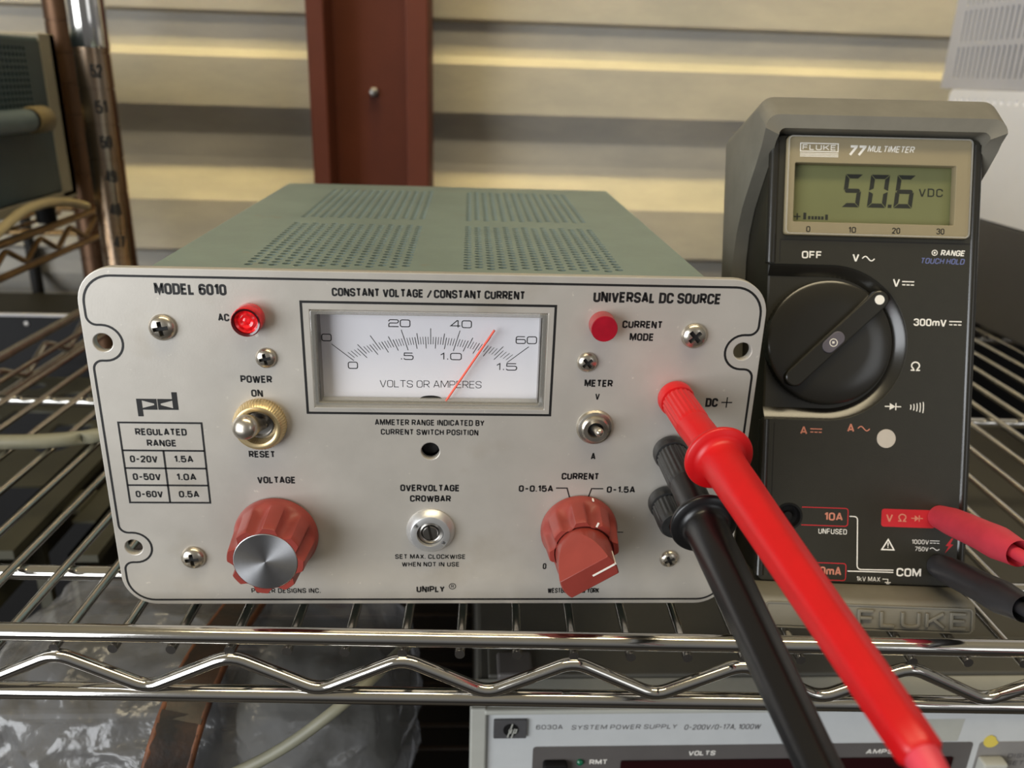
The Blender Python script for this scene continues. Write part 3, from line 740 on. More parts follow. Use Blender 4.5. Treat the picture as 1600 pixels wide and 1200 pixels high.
# fluted knobs
def flutes(n, depth, halfw, w0, w1, ph):
    def f(a, w):
        if w <= w0: return 1.0
        k = ((a + ph) / (2 * PI / n)) % 1.0; k = min(k, 1 - k) * (2 * PI / n)
        if k >= halfw: return 1.0
        return 1.0 - depth * (1 - (k / halfw) ** 2) * min(1.0, ((w - w0) / (w1 - w0)) ** 0.6)
    return f
def knob_mesh(x, z, rb, rf, d, n, ph, hole):
    fl = flutes(n, 0.17, 0.23, 3.8, 7.0, ph)
    g = G(PFt(x, z))
    prof = [(rb - 0.6, 0.3), (rb, 0.6), (rb, 1.6), (rb - 0.25, 2.6), (rb - 0.6, 3.6)]
    for t in (0.06, 0.12, 0.2, 0.3, 0.45, 0.6, 0.8, 0.96): prof.append((rb - 0.6 + (rf - rb + 0.6) * t, 3.6 + (d - 3.6) * t))
    prof.append((rf - 0.25, d))
    g.lathe(prof, 192, fl, cap=False)
    # flat front ring from the scalloped rim to the round hole, then the well
    n_ = 192; rim = []
    for i in range(n_):
        a = 2 * PI * i / n_; r = (rf - 0.25) * fl(a, d); rim.append(g.v((r * math.cos(a), r * math.sin(a), d)))
    inn = [g.v((hole * math.cos(2 * PI * i / n_), hole * math.sin(2 * PI * i / n_), d)) for i in range(n_)]
    low = [g.v((hole * math.cos(2 * PI * i / n_), hole * math.sin(2 * PI * i / n_), d - 1.2)) for i in range(n_)]
    for i in range(n_):
        j = (i + 1) % n_
        g.face([rim[i], rim[j], inn[j], inn[i]]); g.face([inn[i], inn[j], low[j], low[i]])
    g.face(low)
    bmesh.ops.remove_doubles(g.bm, verts=g.bm.verts, dist=0.001)
    return g.mesh('knob', 32)
vk = link('voltage_knob', knob_mesh(-52.2, 28.3, 14.1, 12.3, 17.0, 8, 0.55, 10.3), 'maroon', ps)
vk['label'] = 'fluted brick red voltage knob with spun aluminium cap'
M['spun'] = mat('spun_aluminium', (214, 214, 216), 0.34, 1.0, 0.04, 300)
nt = M['spun'].node_tree; bs = nt.nodes['Principled BSDF']
bs.inputs['Anisotropic'].default_value = 0.75
tg = nt.nodes.new('ShaderNodeTangent'); tg.direction_type = 'RADIAL'; tg.axis = 'Y'
nt.links.new(tg.outputs[0], bs.inputs['Tangent'])
# the cap keeps its own origin at its centre so the spun grain runs round it
cap = bpy.data.objects.new('cap', G(PF).lathe([(10.2, -1.0), (10.2, 0.15), (10.0, 0.3), (0, 0.32)], 96).mesh('cap', 30)); COL.objects.link(cap)
cap.data.transform(Matrix.Diagonal((MM, MM, MM, 1))); cap.data.materials.append(M['spun']); cap.parent = vk
WORLD[cap] = Matrix.Translation(Vector((-52.2, -16.9, 28.3)) * MM); cap.matrix_local = WORLD[vk].inverted() @ WORLD[cap]
cap['label'] = 'round spun aluminium cap'
ck = link('current_knob', knob_mesh(51.1, 30.6, 13.3, 11.6, 15.0, 8, 0.25, 9.9), 'maroon', ps)
ck['label'] = 'two-tier brick red current knob with white index marks'
# inner pointer knob: round base cut by two slanting flats
ang = math.radians(33)
F2 = PFt(51.0, 30.3) @ Matrix.Rotation(ang, 4, 'Z')
base = G(F2).lathe([(9.4, 13.8), (9.4, 28.6), (9.0, 29.0)], 64).mesh('ib')
cutA = G(F2 @ Matrix.Rotation(PI / 2, 4, 'Y')).prism([(-16.8, 9.5), (-29.5, 3.3), (-32, 3.0), (-32, 16), (-16.8, 16)], -20, 20).mesh('c1')
cutB = G(F2 @ Matrix.Rotation(PI / 2, 4, 'Y')).prism([(-16.8, -9.5), (-29.5, -3.3), (-32, -3.0), (-32, -16), (-16.8, -16)], -20, 20).mesh('c2')
ik = link('inner_knob', boolean(base, [cutA, cutB]), 'maroon2', ck, bevel=0.25)
g = G(F2); g.box(1.2, 9.1, -0.3, 0.3, 28.9, 29.12); g.box(9.25, 9.55, -0.3, 0.3, 22.0, 29.1)
link('index_line', g.mesh('il', 0), 'white', ik)
g = G(PFt(51.1, 30.6) @ Matrix.Rotation(math.radians(70), 4, 'Z')); g.box(10.2, 11.9, -0.3, 0.3, 14.9, 15.1)
link('index_line', g.mesh('il', 0), 'white', ck)
g = G(PFt(51.1, 30.6) @ Matrix.Rotation(math.radians(73), 4, 'Z')); g.box(13.1, 13.42, -0.28, 0.28, 1.4, 3.2)
link('index_line', g.mesh('il', 0), 'white', ck)

# binding posts
def post_mesh(x, z, L, tilt=(0, 0)):
    rib = lambda a, w: 1.0 if (w < 5.3 or w > L - 1.5) else 1.0 - 0.05 * (0.5 + 0.5 * math.cos(a * 22))
    ax = Vector((tilt[0], -1, tilt[1])).normalized()
    s = Vector((1, 0, 0)); s = (s - ax * s.dot(ax)).normalized(); t = ax.cross(s)
    f = Matrix(((s.x, t.x, ax.x, x), (s.y, t.y, ax.y, 0), (s.z, t.z, ax.z, z), (0, 0, 0, 1)))
    return G(f).lathe([(5.0, 0), (5.6, 0.5), (5.85, 1.4), (5.85, 3.4), (5.5, 4.5), (4.75, 4.7), (4.75, 5.2), (5.35, 5.4), (5.35, 7), (5.35, L - 3), (5.2, L - 1), (4.7, L), (2.3, L), (2.2, L - 4), (0, L - 4)], 176, rib).mesh('post', 30)
b1 = link('binding_post', post_mesh(79.5, 80.6, 22, (0.08, -0.09)), 'red', ps); b1['label'] = 'red binding post marked DC plus'
b2 = link('binding_post', post_mesh(79.8, 61.2, 22, (0.04, -0.1)), 'postblack', ps); b2['label'] = 'upper black binding post holding the black probe'
b3 = link('binding_post', post_mesh(79.8, 42.4, 15.5, (0.05, -0.1)), 'postblack', ps); b3['label'] = 'lower black binding post'

# ------------------------------------------------------------------ test probes pushed into the binding posts
def probe(name, start, fl, end, material, label):
    S, F_, E_ = Vector(start), Vector(fl), Vector(end)
    t = thing(name, start, label, 'test probe')
    ax = (E_ - F_).normalized(); L = (E_ - F_).length
    nose = G().tube(bend([S, S.lerp(F_, 0.55), F_, F_ + ax * 4], 6, 6), 5.15, 32)
    link('nose', nose.mesh('nose', 60), material, t)
    s = Vector((1, 0, 0)); s = (s - ax * s.dot(ax)).normalized(); q = ax.cross(s)
    f = Matrix(((s.x, q.x, ax.x, F_.x), (s.y, q.y, ax.y, F_.y), (s.z, q.z, ax.z, F_.z), (0, 0, 0, 1)))
    link('finger_guard', G(f).lathe([(5.0, -5.0), (5.6, -3.8), (7.8, -2.2), (9.6, -0.9), (10.05, 0), (10.05, 0.7), (9.6, 1.2), (8.0, 1.45), (6.9, 2.0), (6.3, 3.2), (6.15, 5.6)], 64, cap=False).mesh('g', 50), material, t)
    hexm = lambda a, w: 1.0 - 0.07 * max(0.0, min(1.0, (w - 10) / 14)) * (0.5 + 0.5 * math.cos(6 * a))
    link('handle', G(f).lathe([(6.2, 5.5), (6.0, 10), (5.95, 16), (5.75, 24), (5.5, 35), (4.95, 65), (4.45, L - 6), (4.3, L - 1), (3.6, L)], 48, hexm).mesh('h', 50), material, t)
    link('cable', G().tube([E_ - ax * 1, E_ + ax * 12 + Vector((0, 0, -2)), E_ + ax * 24 + Vector((2, 0, -16)), E_ + ax * 30 + Vector((6, 0, -60))], [3.4, 2.6, 1.8, 1.8], 20).mesh('c', 60), 'pink' if material == 'red' else material, t)
    return t
probe('test_probe', (81.1, -20.5, 78.8), (83.9, -38, 76.6), (93.6, -138.0, 66.0), 'red', 'red test probe plugged into the red binding post, handle reaching down to the right')
probe('test_probe', (80.7, -20.5, 59.1), (81.7, -39, 55.8), (86.6, -140.0, 42.3), 'black', 'black test probe plugged into the upper black binding post')

# ------------------------------------------------------------------ multimeter
MA = Matrix(((0.99686, 0.07739, 0.01667), (-0.07855, 0.94095, 0.32931), (0.0098, -0.32958, 0.94408))).to_4x4()
MA.translation = Vector((159.4, 7.55, 3.05))
MF = MA @ panel_frame(0)                                    # u across the face, v up it, w out of it
def mf(w=0.0): return MF @ Matrix.Translation((0, 0, w))
mm_ = bpy.data.objects.new('multimeter', None); COL.objects.link(mm_); mm_.empty_display_size = 0.01
MW = MA.copy(); MW.translation = MW.translation * MM; mm_.matrix_world = MW; WORLD[mm_] = MW
tag(mm_, 'dark digital multimeter reading 50.6 VDC, propped upright in a grey rubber holster', 'multimeter')
# body: face plate with recessed dial well, window and jacks over a thick shell
g = G(mf(-3))
side = [(-37.6, 0.4), (-37.6, 165.6), (37.6, 165.6), (37.6, 0.4)]
g.add_mesh(plate_mesh([rrect(-37.7, 37.7, 0.3, 165.7, 3.0, 5)], 36, 1.0), Matrix.Identity(4))
link('body', g.mesh('body', 30), 'meter', mm_)
WELL = [(-39.5, 89.7 + 28.7), (-14.9, 89.7 + 28.7)] + arc(-14.9, 89.7, 28.7, 88, -88, 36) + [(-14.9, 89.7 - 28.7), (-39.5, 89.7 - 28.7)]
outer = [(-39.4, 89.7 + 28.7)]
left_x = -37.9
face_outline = arc(34.9, 163, 3, 0, 90, 4) + arc(left_x + 3, 163, 3, 90, 180, 4) + [(left_x, 118.4), (-14.9, 118.4)] + arc(-14.9, 89.7, 28.7, 88, -88, 36) + [(-14.9, 61.0), (left_x, 61.0)] + arc(left_x + 2, 2.2, 2, 180, 270, 3) + arc(35.9, 2.2, 2, 270, 360, 3)
loops = [face_outline, rrect(-33.4, 34.0, 129.2, 166.2 - 0.6, 1.2, 3), circ(-27.2, 24.5, 4.3, 28), circ(-27.2, 4.3 + 1.5, 4.3, 28)]
g = G(mf(0)); g.add_mesh(plate_mesh(loops, 3.0, 0.25), Matrix.Identity(4))
face = link('face_panel', g.mesh('face', 30), 'meter', mm_)
# rounded side ridges that frame the face
for x in (-37.2, 37.0):
    for z0, z1 in (((119, 164), (2, 60.5)) if x < 0 else ((2, 164),)):
        g = G(mf(-1.3)); g.tube([(x, z0, 0), (x, z1, 0)], 2.0, 16); link('side_ridge', g.mesh('ridge', 60), 'meterdark', mm_)
g = G(mf(0.05)); g.ribbon([(-34.3, 127.6), (36.2, 127.6)], 0.5, 0, 0.02); g.ribbon([(-34.2, 127.2), (-34.2, 119.3)], 0.3, 0, 0.02); g.ribbon([(-33.9, 59.5), (-33.9, 2)], 0.3, 0, 0.02)
link('seam', g.mesh('seam', 0), 'dark', face)
# bevelled wall of the dial well
path = [(-37.6, 89.7 + 28.7)] + arc(-14.9, 89.7, 28.7, 90, -90, 40) + [(-37.6, 61.0)]
path2 = [(-37.6, 89.7 + 24.6)] + arc(-14.9, 89.7, 24.6, 90, -90, 40) + [(-37.6, 89.7 - 24.6)]
g = G(mf(0))
rows = [[g.v((p[0], p[1], w)) for p in q] for q, w in ((path, -0.2), ([(a[0] * .8 + b[0] * .2, a[1] * .8 + b[1] * .2) for a, b in zip(path, path2)], -0.5), (path2, -2.9))]
for A_, B_ in zip(rows, rows[1:]):
    for i in range(len(A_) - 1): g.face([A_[i], A_[i + 1], B_[i + 1], B_[i]])
link('dial_well', g.mesh('well', 50), 'meterdark', mm_)
kn = lambda a, w: 1.0 if w > -0.2 else 1 - 0.012 * (0.5 + 0.5 * math.cos(a * 90))
dial = link('rotary_dial', G(mf(0)).lathe([(23.4, -3), (23.2, -0.6), (22.9, 0.5), (21.8, 1.1), (14, 1.3), (0, 1.35)], 180, kn, cu=-14.9, cv=89.75).mesh('dial', 40), 'meterdark', mm_)
DF = mf(1.1) @ Matrix.Translation((-14.9, 89.7, 0)) @ Matrix.Rotation(math.radians(44.6), 4, 'Z')
g = G(DF)
pl = arc(22.9, 0, 3.5, -90, 90, 12) + arc(-18.6, 0, 3.5, 90, 270, 12)
g.add_mesh(plate_mesh([pl], 5.0, 0.6), Matrix.Translation((0, 0, 3.2)))
ptr = link('pointer', g.mesh('ptr', 40), 'meterdark', dial)
link('pointer_dot', G(DF).lathe([(1.8, 3.1), (1.75, 3.3), (0, 3.35)], 24, cu=22.9).mesh('pd'), 'white', ptr)
g = G(DF); g.add_mesh(plate_mesh([arc(2.2, 0, 2.5, -90, 90, 10) + arc(-2.2, 0, 2.5, 90, 270, 10)], 1.2, 0.3), Matrix.Translation((0.2, 0, 3.6)))
bt = link('range_button', g.mesh('bt', 40), 'button', dial)
g = G(DF @ Matrix.Translation((0, 0, 3.6))).ribbon(circ(0, -0.1, 1.35, 24), 0.3, 0, 0.06, True)
g.prism([(0.6, 0), (0, 0.6), (-0.6, 0), (0, -0.6)], 0, 0.06); link('symbol', g.mesh('sym', 0), 'white', bt)

# display
g = G(mf(1.4)); g.add_mesh(plate_mesh([rrect(-33.3, 33.9, 129.3, 165.5, 1.2, 3), rrect(-30.2, 28.6, 134.1, 155.8, 0.5, 3)], 3.6, 0.2), Matrix.Identity(4))
win = link('display_window', g.mesh('win', 30), 'tan', mm_)
g = G(mf(-2.85)).prism([(-31, 133.5), (29.4, 133.5), (29.4, 156.6), (-31, 156.6)], -0.5, 0)
lcd = link('display', g.mesh('lcd', 0), 'lcd', win)
g = G(mf(0)); g.add_mesh(plate_mesh([rrect(-33.2, 33.8, 129.4, 165.4, 1.4, 4)], 0.5, 0.2), Matrix.Translation((0, 0, 2.3)))
link('cover_glass', g.mesh('cg', 30), 'glass', win)
g = G(mf(2.35)).ribbon(rrect(-33.0, 33.6, 129.6, 165.2, 1.4, 4), 0.5, 0, 0.25, True)
link('cover_edge', g.mesh('ce', 30), 'acrylic', win)
def seven(g, segs, cx, cy, w, h, t=1.6, sl=0.10):
    f = lambda x, y: (cx + x + sl * y, cy + y)
    W_, H_ = w / 2 - 0.55, h / 2; gp = 0.16
    def hz(y, s):                       # trapezoid bar; s: +1 top, -1 bottom, 0 middle
        if s: g.prism([f(-W_ + gp, y), f(W_ - gp, y), f(W_ - t - gp, y - s * t), f(-W_ + t + gp, y - s * t)], 0, 0.05)
        else: g.prism([f(-W_ + gp * 2, 0), f(-W_ + t * .6, t / 2), f(W_ - t * .6, t / 2), f(W_ - gp * 2, 0), f(W_ - t * .6, -t / 2), f(-W_ + t * .6, -t / 2)], 0, 0.05)
    def vt(x, up, s):
        ya, yb = (gp, H_ - gp) if up else (-gp, -H_ + gp); q = 1 if up else -1
        g.prism([f(x, ya), f(x, yb), f(x - s * t, yb - q * t), f(x - s * t, ya + q * t * .5)], 0, 0.05)
    if 'a' in segs: hz(H_, 1)
    if 'd' in segs: hz(-H_, -1)
    if 'g' in segs: hz(0, 0)
    if 'f' in segs: vt(-W_, 1, -1)
    if 'b' in segs: vt(W_, 1, 1)
    if 'e' in segs: vt(-W_, 0, -1)
    if 'c' in segs: vt(W_, 0, 1)
for nm, segs, cx, cy, w in (('5', 'afgcd', -7.35, 146.8, 7.6), ('0', 'abcdef', 2.3, 146.85, 8.1), ('6', 'afgecd', 12.0, 146.9, 7.9)):
    g = G(mf(-2.85)); seven(g, segs, cx, cy, w, 12.3); link('digit', g.mesh('dg', 0), 'segment', lcd)
g = G(mf(-2.85)); g.prism([(5.9, 140.75), (7.3, 140.75), (7.4, 142.0), (6.0, 142.0)], 0, 0.05); put_text(g, 'VDC', 21.62, 146.79, 8.9, 3.1, 0.05, 0, 0.02, space=1.1)
link('unit_text', g.mesh('ut', 0), 'segment', lcd)
g = G(mf(-2.85) @ Matrix.Translation((0.9, 0.3, 0))).ribbon([(-29.6, 136.4), (-27.1, 136.4)], 0.5).ribbon([(-28.35, 135.15), (-28.35, 137.65)], 0.5)
g.prism([(-26.1, 135.4), (-25.0, 135.4), (-25.0, 137.9), (-26.1, 137.9)], 0, 0.05)
for i in range(5): x = -24.3 + i * 1.22; g.prism([(x, 135.45), (x + 0.9, 135.45), (x + 0.9, 136.7), (x, 136.7)], 0, 0.05)
g.prism([(-17.95, 135.4), (-16.95, 135.4), (-16.95, 137.4), (-17.95, 137.4)], 0, 0.05)
link('bar_graph', g.mesh('bg', 0), 'segment', lcd)
def mtext(items, material, parent, w0=0.0, name='lettering'):
    for s, u, v, w, h, bold, shear in items:
        g = G(mf(w0)); put_text(g, s, u, v, w, h, 0.05, 0, bold, shear); link(name, g.mesh('t', 0), material, parent)
mtext([('0', -24.54, 131.4, 1.48, 2.2, .02, 0), ('10', -8.44, 131.5, 2.75, 2.2, .02, 0), ('20', 7.59, 131.6, 2.95, 2.2, .02, 0), ('30', 23.72, 131.75, 2.88, 2.2, .02, 0)], 'ink', win, 1.4)
mtext([('77', -7.9, 160.54, 6.12, 3.95, .045, .25), ('MULTIMETER', 4.63, 161.37, 16.85, 2.33, .012, .25)], 'white', win, 1.4)
g = G(mf(1.4)); put_text(g, 'FLUKE', -21.64, 161.44, 12.2, 2.0, 0.05, 0, 0.02); g.ribbon([(-28.5, 159.95), (-14.75, 159.95), (-14.75, 162.9), (-28.5, 162.9)], 0.35, closed=True)
for z in (159.25, 158.7, 158.15): g.ribbon([(-28.6, z), (-14.6, z)], 0.28)
link('logo', g.mesh('lg', 0), 'white', win)
mtext([('OFF', -22.39, 122.14, 7.35, 2.77, .03, 0), ('V', -6.18, 121.55, 2.4, 2.84, .03, 0), ('RANGE', 29.34, 124.15, 8.7, 2.12, .03, .2), ('V', 9.05, 112.72, 2.56, 2.99, .03, 0),
       ('300mV', 22, 98.3, 12, 2.72, .03, 0), ('UNFUSED', -10.74, 19.33, 10.5, 1.93, .0, 0), ('1000V', 21.78, 16.54, 6.24, 1.65, 0, 0), ('750V', 22.4, 13.91, 4.95, 1.59, 0, 0),
       ('COM', 18.01, 4.91, 9.03, 3.11, .03, 0), ('1kV MAX', 3.18, 1.94, 8.72, 1.73, 0, 0)], 'white', face)
mtext([('TOUCH HOLD', 25.67, 121.07, 16, 2.12, .02, .2)], 'blueprint', face)
mtext([('A', -22.88, 56.79, 2.59, 2.89, .03, 0), ('A', -5.51, 58.24, 2.58, 3.02, .03, 0), ('10A', -10.61, 24.9, 6.81, 2.97, .03, 0), ('300mA', -13.4, 4.42, 12.9, 3.18, .03, 0)], 'salmon', face)
def tilde(g, u, v, w, h, t): g.ribbon([(u - w / 2 + w * i / 16, v + h / 2 * math.sin(2 * PI * i / 16)) for i in range(17)], t)
def dcsym(g, u, v, w, gap, t):
    g.ribbon([(u - w / 2, v + gap / 2), (u + w / 2, v + gap / 2)], t)
    for k in (-1, 0, 1): g.ribbon([(u + k * w * .36 - w * .13, v - gap / 2), (u + k * w * .36 + w * .13, v - gap / 2)], t)
def omega(g, u, v, w, h, t):
    g.ribbon([(u - w / 2, v - h / 2 + t / 2), (u - w * .16, v - h / 2 + t / 2)] + [(u + w * .42 * math.cos(math.radians(a)), v + h * .08 + h * .38 * math.sin(math.radians(a))) for a in range(235, -56, -15)] + [(u + w * .16, v - h / 2 + t / 2), (u + w / 2, v - h / 2 + t / 2)], t)
def diode(g, u, v, w, h, t):
    g.ribbon([(u - w / 2, v), (u + w / 2, v)], t); g.prism([(u - w * .2, v + h / 2), (u - w * .2, v - h / 2), (u + w * .15, v)], 0, 0.055); g.ribbon([(u + w * .18, v - h / 2), (u + w * .18, v + h / 2)], t)
def sym(fn, material='white', name='symbol', w0=0.0):
    g = G(mf(w0)); fn(g); link(name, g.mesh('sy', 0), material, face)
sym(lambda g: tilde(g, -1.55, 121.28, 4.5, 1.6, 0.4)); sym(lambda g: dcsym(g, 13.38, 112.57, 4.4, 1.2, 0.4)); sym(lambda g: dcsym(g, 31.28, 98.3, 4.5, 1.2, 0.4))
sym(lambda g: omega(g, 17.34, 81.9, 3.4, 3.4, 0.5)); sym(lambda g: diode(g, 9.66, 66.72, 6.0, 2.6, 0.4))
def beep(g):
    for i in range(5): g.ribbon([(16.0 + i * 1.15 + 0.3 * math.cos(a), 66.7 + (1.0 + 0.3 * i) * math.sin(a)) for a in (-1.2, -0.6, 0, 0.6, 1.2)], 0.36)
sym(beep)
def target_(g): g.ribbon(circ(22.63, 124.1, 0.95, 20), 0.28, closed=True); g.prism(circ(22.63, 124.1, 0.38, 12), 0, 0.05)
sym(target_); sym(lambda g: dcsym(g, 27.08, 16.66, 3.5, 0.85, 0.28)); sym(lambda g: tilde(g, 27.18, 14.04, 3.5, 0.9, 0.28))
def warn(g): g.ribbon([(9.94, 17.0), (7.7, 13.2), (12.2, 13.2)], 0.45, closed=True); g.ribbon([(9.94, 15.9), (9.94, 14.6)], 0.35); g.prism(circ(9.94, 14.1, 0.22, 8), 0, 0.05)
sym(warn, name='warning_triangle')
def wline(g): g.ribbon([(-4.69, 25.2)] + arc(-3.0, 23.9, 1.3, 90, 0, 5) + arc(0.3, 6.9, 1.5, 180, 270, 5) + [(12.3, 5.6)], 0.38); g.ribbon([(-4.7, 4.65), (12.3, 4.75)], 0.38)
sym(wline, name='jack_line')
def gnd(g): g.ribbon([(8.4, 2.1), (10.4, 2.1), (10.4, 0.9)], 0.26); g.ribbon([(9.3, 0.9), (11.5, 0.9)], 0.26); g.ribbon([(9.8, 0.45), (11.0, 0.45)], 0.26)
sym(gnd); sym(lambda g: dcsym(g, -18.32, 56.87, 4.3, 1.2, 0.36), 'salmon'); sym(lambda g: tilde(g, -0.72, 58.16, 4.4, 1.6, 0.36), 'salmon')
link('beeper_cover', G(mf(0)).lathe([(3.5, 0), (3.45, 0.15), (0, 0.2)], 36, cu=7.67, cv=54.7).mesh('dot'), 'greyprint', face)
for z0, z1 in ((21.4, 28.1), (1.0, 7.4)):
    sym(lambda g: g.ribbon([(-22.4, z1)] + arc(-6.3, z1 - 1, 1, 90, 0, 4) + arc(-6.3, z0 + 1, 1, 0, -90, 4) + [(-22.4, z0)], 0.32), 'redprint', 'jack_frame')
g = G(mf(0)).prism(rrect(7.1, 27, 21.8, 28.5, 1.0, 4), 0, 0.04); link('jack_label', g.mesh('jl', 0), 'redprint', face)
sym(lambda g: put_text(g, 'V', 10.05, 25.17, 2.51, 2.89, .05, 0, .03), 'salmon', 'lettering', 0.04); sym(lambda g: omega(g, 14.8, 25.3, 3.0, 2.9, 0.45), 'salmon', w0=0.04); sym(lambda g: diode(g, 20.24, 25.28, 4.3, 2.3, 0.36), 'salmon', w0=0.04)
sym(lambda g: g.prism([(33.2, 18.2), (31.2, 15.4), (32.3, 15.2), (31.0, 12.6), (34.0, 15.9), (32.9, 16.1), (33.9, 18.2)], 0, 0.05), 'redprint')
for z in (24.5, 5.8):
    link('jack', G(mf(0)).lathe([(5.1, 0), (5.0, 0.25), (4.3, 0.2), (4.1, -2.8), (1.6, -2.8), (1.5, -1.0), (0, -1.0)], 36, cu=-27.2, cv=z, cap=False).mesh('jk'), 'blackbox', mm_)

# grey rubber holster round the meter
hol = bpy.data.objects.new('meter_holster', None); COL.objects.link(hol); hol.empty_display_size = 0.01
hol.matrix_world = MW; WORLD[hol] = MW
tag(hol, 'worn grey rubber holster wrapped round the back and top of the multimeter', 'holster')
g = G(MA)                                           # local x across, y back, z up
def yf(z):
    T = [(0, 33), (110, 33), (124, 32.5), (134, 29), (143, 22), (149.5, 13.5), (155.5, 5), (161, -2), (166, -6.5), (168.5, -7.5)]
    for (a, ya), (b, yb) in zip(T, T[1:]):
        if z <= b: return ya + (yb - ya) * (z - a) / (b - a)
    return -8.0
OUT, INN = 44.2, 37.9
zs = [6, 40, 80, 110, 118, 124, 129, 134, 138.5, 143, 146, 149.5, 152.5, 155.5, 158, 161, 163.5]
st = []                                             # (outer, front of outer, ridge, inner lip, inner back)
def station(x_out, z_out, x_in, z_in, y, chx, chz, lift):
    st.append([(x_out, 50, z_out), (x_out, y + 3 + lift, z_out), (x_out + chx, y, z_out + chz), (x_in, y + 1.5, z_in), (x_in, 46, z_in)])
for z in zs: station(-OUT, z, -INN, min(z, 163), yf(z), 1.2 * min(1, max(0, (z - 100) / 60)), 0, 5 * max(0, (z - 150) / 30))
cz, r_o, r_i, r_r = 174.2, 6.0, 2.5, 5.0
def corner(sx, c, s):
    st.append([(sx * (OUT - r_o) + r_o * c, 50, cz + r_o * s), (sx * (OUT - r_o) + r_o * c, -7.8 + 3 + 5.5, cz + r_o * s), (sx * (OUT - 1.0 - r_r) + r_r * c, -7.8, 171.3 - r_r + r_r * s),
               (sx * (INN - r_i) + r_i * c, -6.3, 164.4 + r_i * s), (sx * (INN - r_i) + r_i * c, 46, 164.4 + r_i * s)])
for a in range(180, 89, -15):
    c, s = math.cos(math.radians(a)), math.sin(math.radians(a))
    corner(-1, c, s)
for a in range(90, -1, -15):
    c, s = math.cos(math.radians(a)), math.sin(math.radians(a))
    corner(1, c, s)
for z in zs[::-1]: station(OUT, z, INN, min(z, 163), yf(z) if z > 140 else yf(z), -1.2 * min(1, max(0, (z - 100) / 60)), 0, 5 * max(0, (z - 150) / 30))
V_ = [[g.v(p) for p in s] for s in st]
for A_, B_ in zip(V_, V_[1:]):
    for i in range(5):
        j = (i + 1) % 5; g.face([A_[i], A_[j], B_[j], B_[i]])
g.face(V_[0]); g.face(V_[-1][::-1])
bmesh.ops.remove_doubles(g.bm, verts=g.bm.verts, dist=0.01)
link('shell', g.mesh('shell', 32), 'holster', hol)
g = G(MA); g.box(-44, 44, 46.0, 50, 9, 176); link('back', g.mesh('bk', 0), 'holster', hol, bevel=1.5)
# bottom boot: sloping ledge, upright front with raised name
def bz(y, c=-4.25): return (c - 3.05 + 0.32958 * y) / 0.94408
g = G(MA)
ring = [(0.4, -0.3), (-13.0, -1.6), (-15.2, -2.6), (-16.0, -4.2), (-16.0, -11.6), (-14.6, bz(-14.6)), (48, bz(48)), (50, bz(50) + 2), (50, 12), (44, 12), (44, -0.3 + 9), (3, -0.6)]
rows = []
for x, k in ((-41.5, 0.90), (-40.6, 0.985), (-38, 1.0), (30.5, 1.0), (33.8, 0.985), (35.2, 0.92)):
    rows.append([g.v((x if y > -30 else x, (y if y > 0 else y * k), z if y > 0 else -8 + (z + 8) * k)) for y, z in ring])
for A_, B_ in zip(rows, rows[1:]):
    for i in range(len(ring)):
        j = (i + 1) % len(ring); g.face([A_[i], A_[j], B_[j], B_[i]])
g.face(rows[0]); g.face(rows[-1][::-1])
boot = link('boot', g.mesh('boot', 40), 'holster', hol)
g = G(MF); put_text(g, 'FLUKE', 12.2, -7.9, 38.5, 6.2, 1.5, 15.7, 0.03)
link('raised_name', g.mesh('rn', 30), 'holster', boot, bevel=0.25)
g = G(MF); g.ribbon(rrect(-39, 33.4, -12.2, -3.6, 1.2, 4), 0.5, 15.85, 16.3, True); link('raised_border', g.mesh('rb', 30), 'holster', boot)
# prop at the back
g = G(); p0 = MA @ Vector((0, 49, 120)); 
g.tube([MA @ Vector((-22, 50, 118)), Vector((p0.x - 20, p0.y + 45, -1.2)), Vector((p0.x + 20, p0.y + 43, -1.2)), MA @ Vector((22, 50, 118))], 3.0, 10)
link('prop', g.mesh('prop', 60), 'holster', hol)

# test lead plugs in the meter
def plug(u, v, L, material, cablemat, label, droop, side):
    t = bpy.data.objects.new('test_lead_plug', None); COL.objects.link(t); t.empty_display_size = 0.01
    W_ = mf(0) @ Matrix.Translation((u, v, 0)); W2 = W_.copy(); W2.translation *= MM; t.matrix_world = W2; WORLD[t] = W2
    tag(t, label, 'test lead plug')
    pts = [(u, v, 0.3)] + [(u + side * k * k, v - droop * k * k, 0.3 + L * k) for k in (0.2, 0.4, 0.6, 0.7, 0.78, 0.88, 1.0)]
    body = G(mf(0)).tube(pts, [4.3, 5.1, 5.2, 5.25, 5.5, 5.6, 5.0, 4.3], 32, caps=False)
    # hollow end: turn the wall inward
    e = Vector(pts[-1]); b_ = Vector(pts[-2]); d_ = (e - b_).normalized()
    body.tube([e, e - d_ * 8], [4.25, 3.2], 32, caps=False)
    link('shroud', body.mesh('sh', 60), material, t)
    link('cable', G(mf(0)).tube([e - d_ * 9, e + d_ * 4 + Vector((0.2, -0.6, 0)), e + d_ * 30 + Vector((6, -14, 0)), e + d_ * 40 + Vector((30, -50, 0)), e + d_ * 20 + Vector((60, -80, 0))], 2.1, 14).mesh('cb', 60), cablemat, t)
plug(28.3, 26.2, 47, 'pink', 'pink', 'faded red test lead plug pushed into the volt and ohm jack of the multimeter', 3.0, 2.0)
plug(28.6, 8.0, 50, 'plugblack', 'plugblack', 'black test lead plug pushed into the COM jack of the multimeter', 1.5, 2.6)

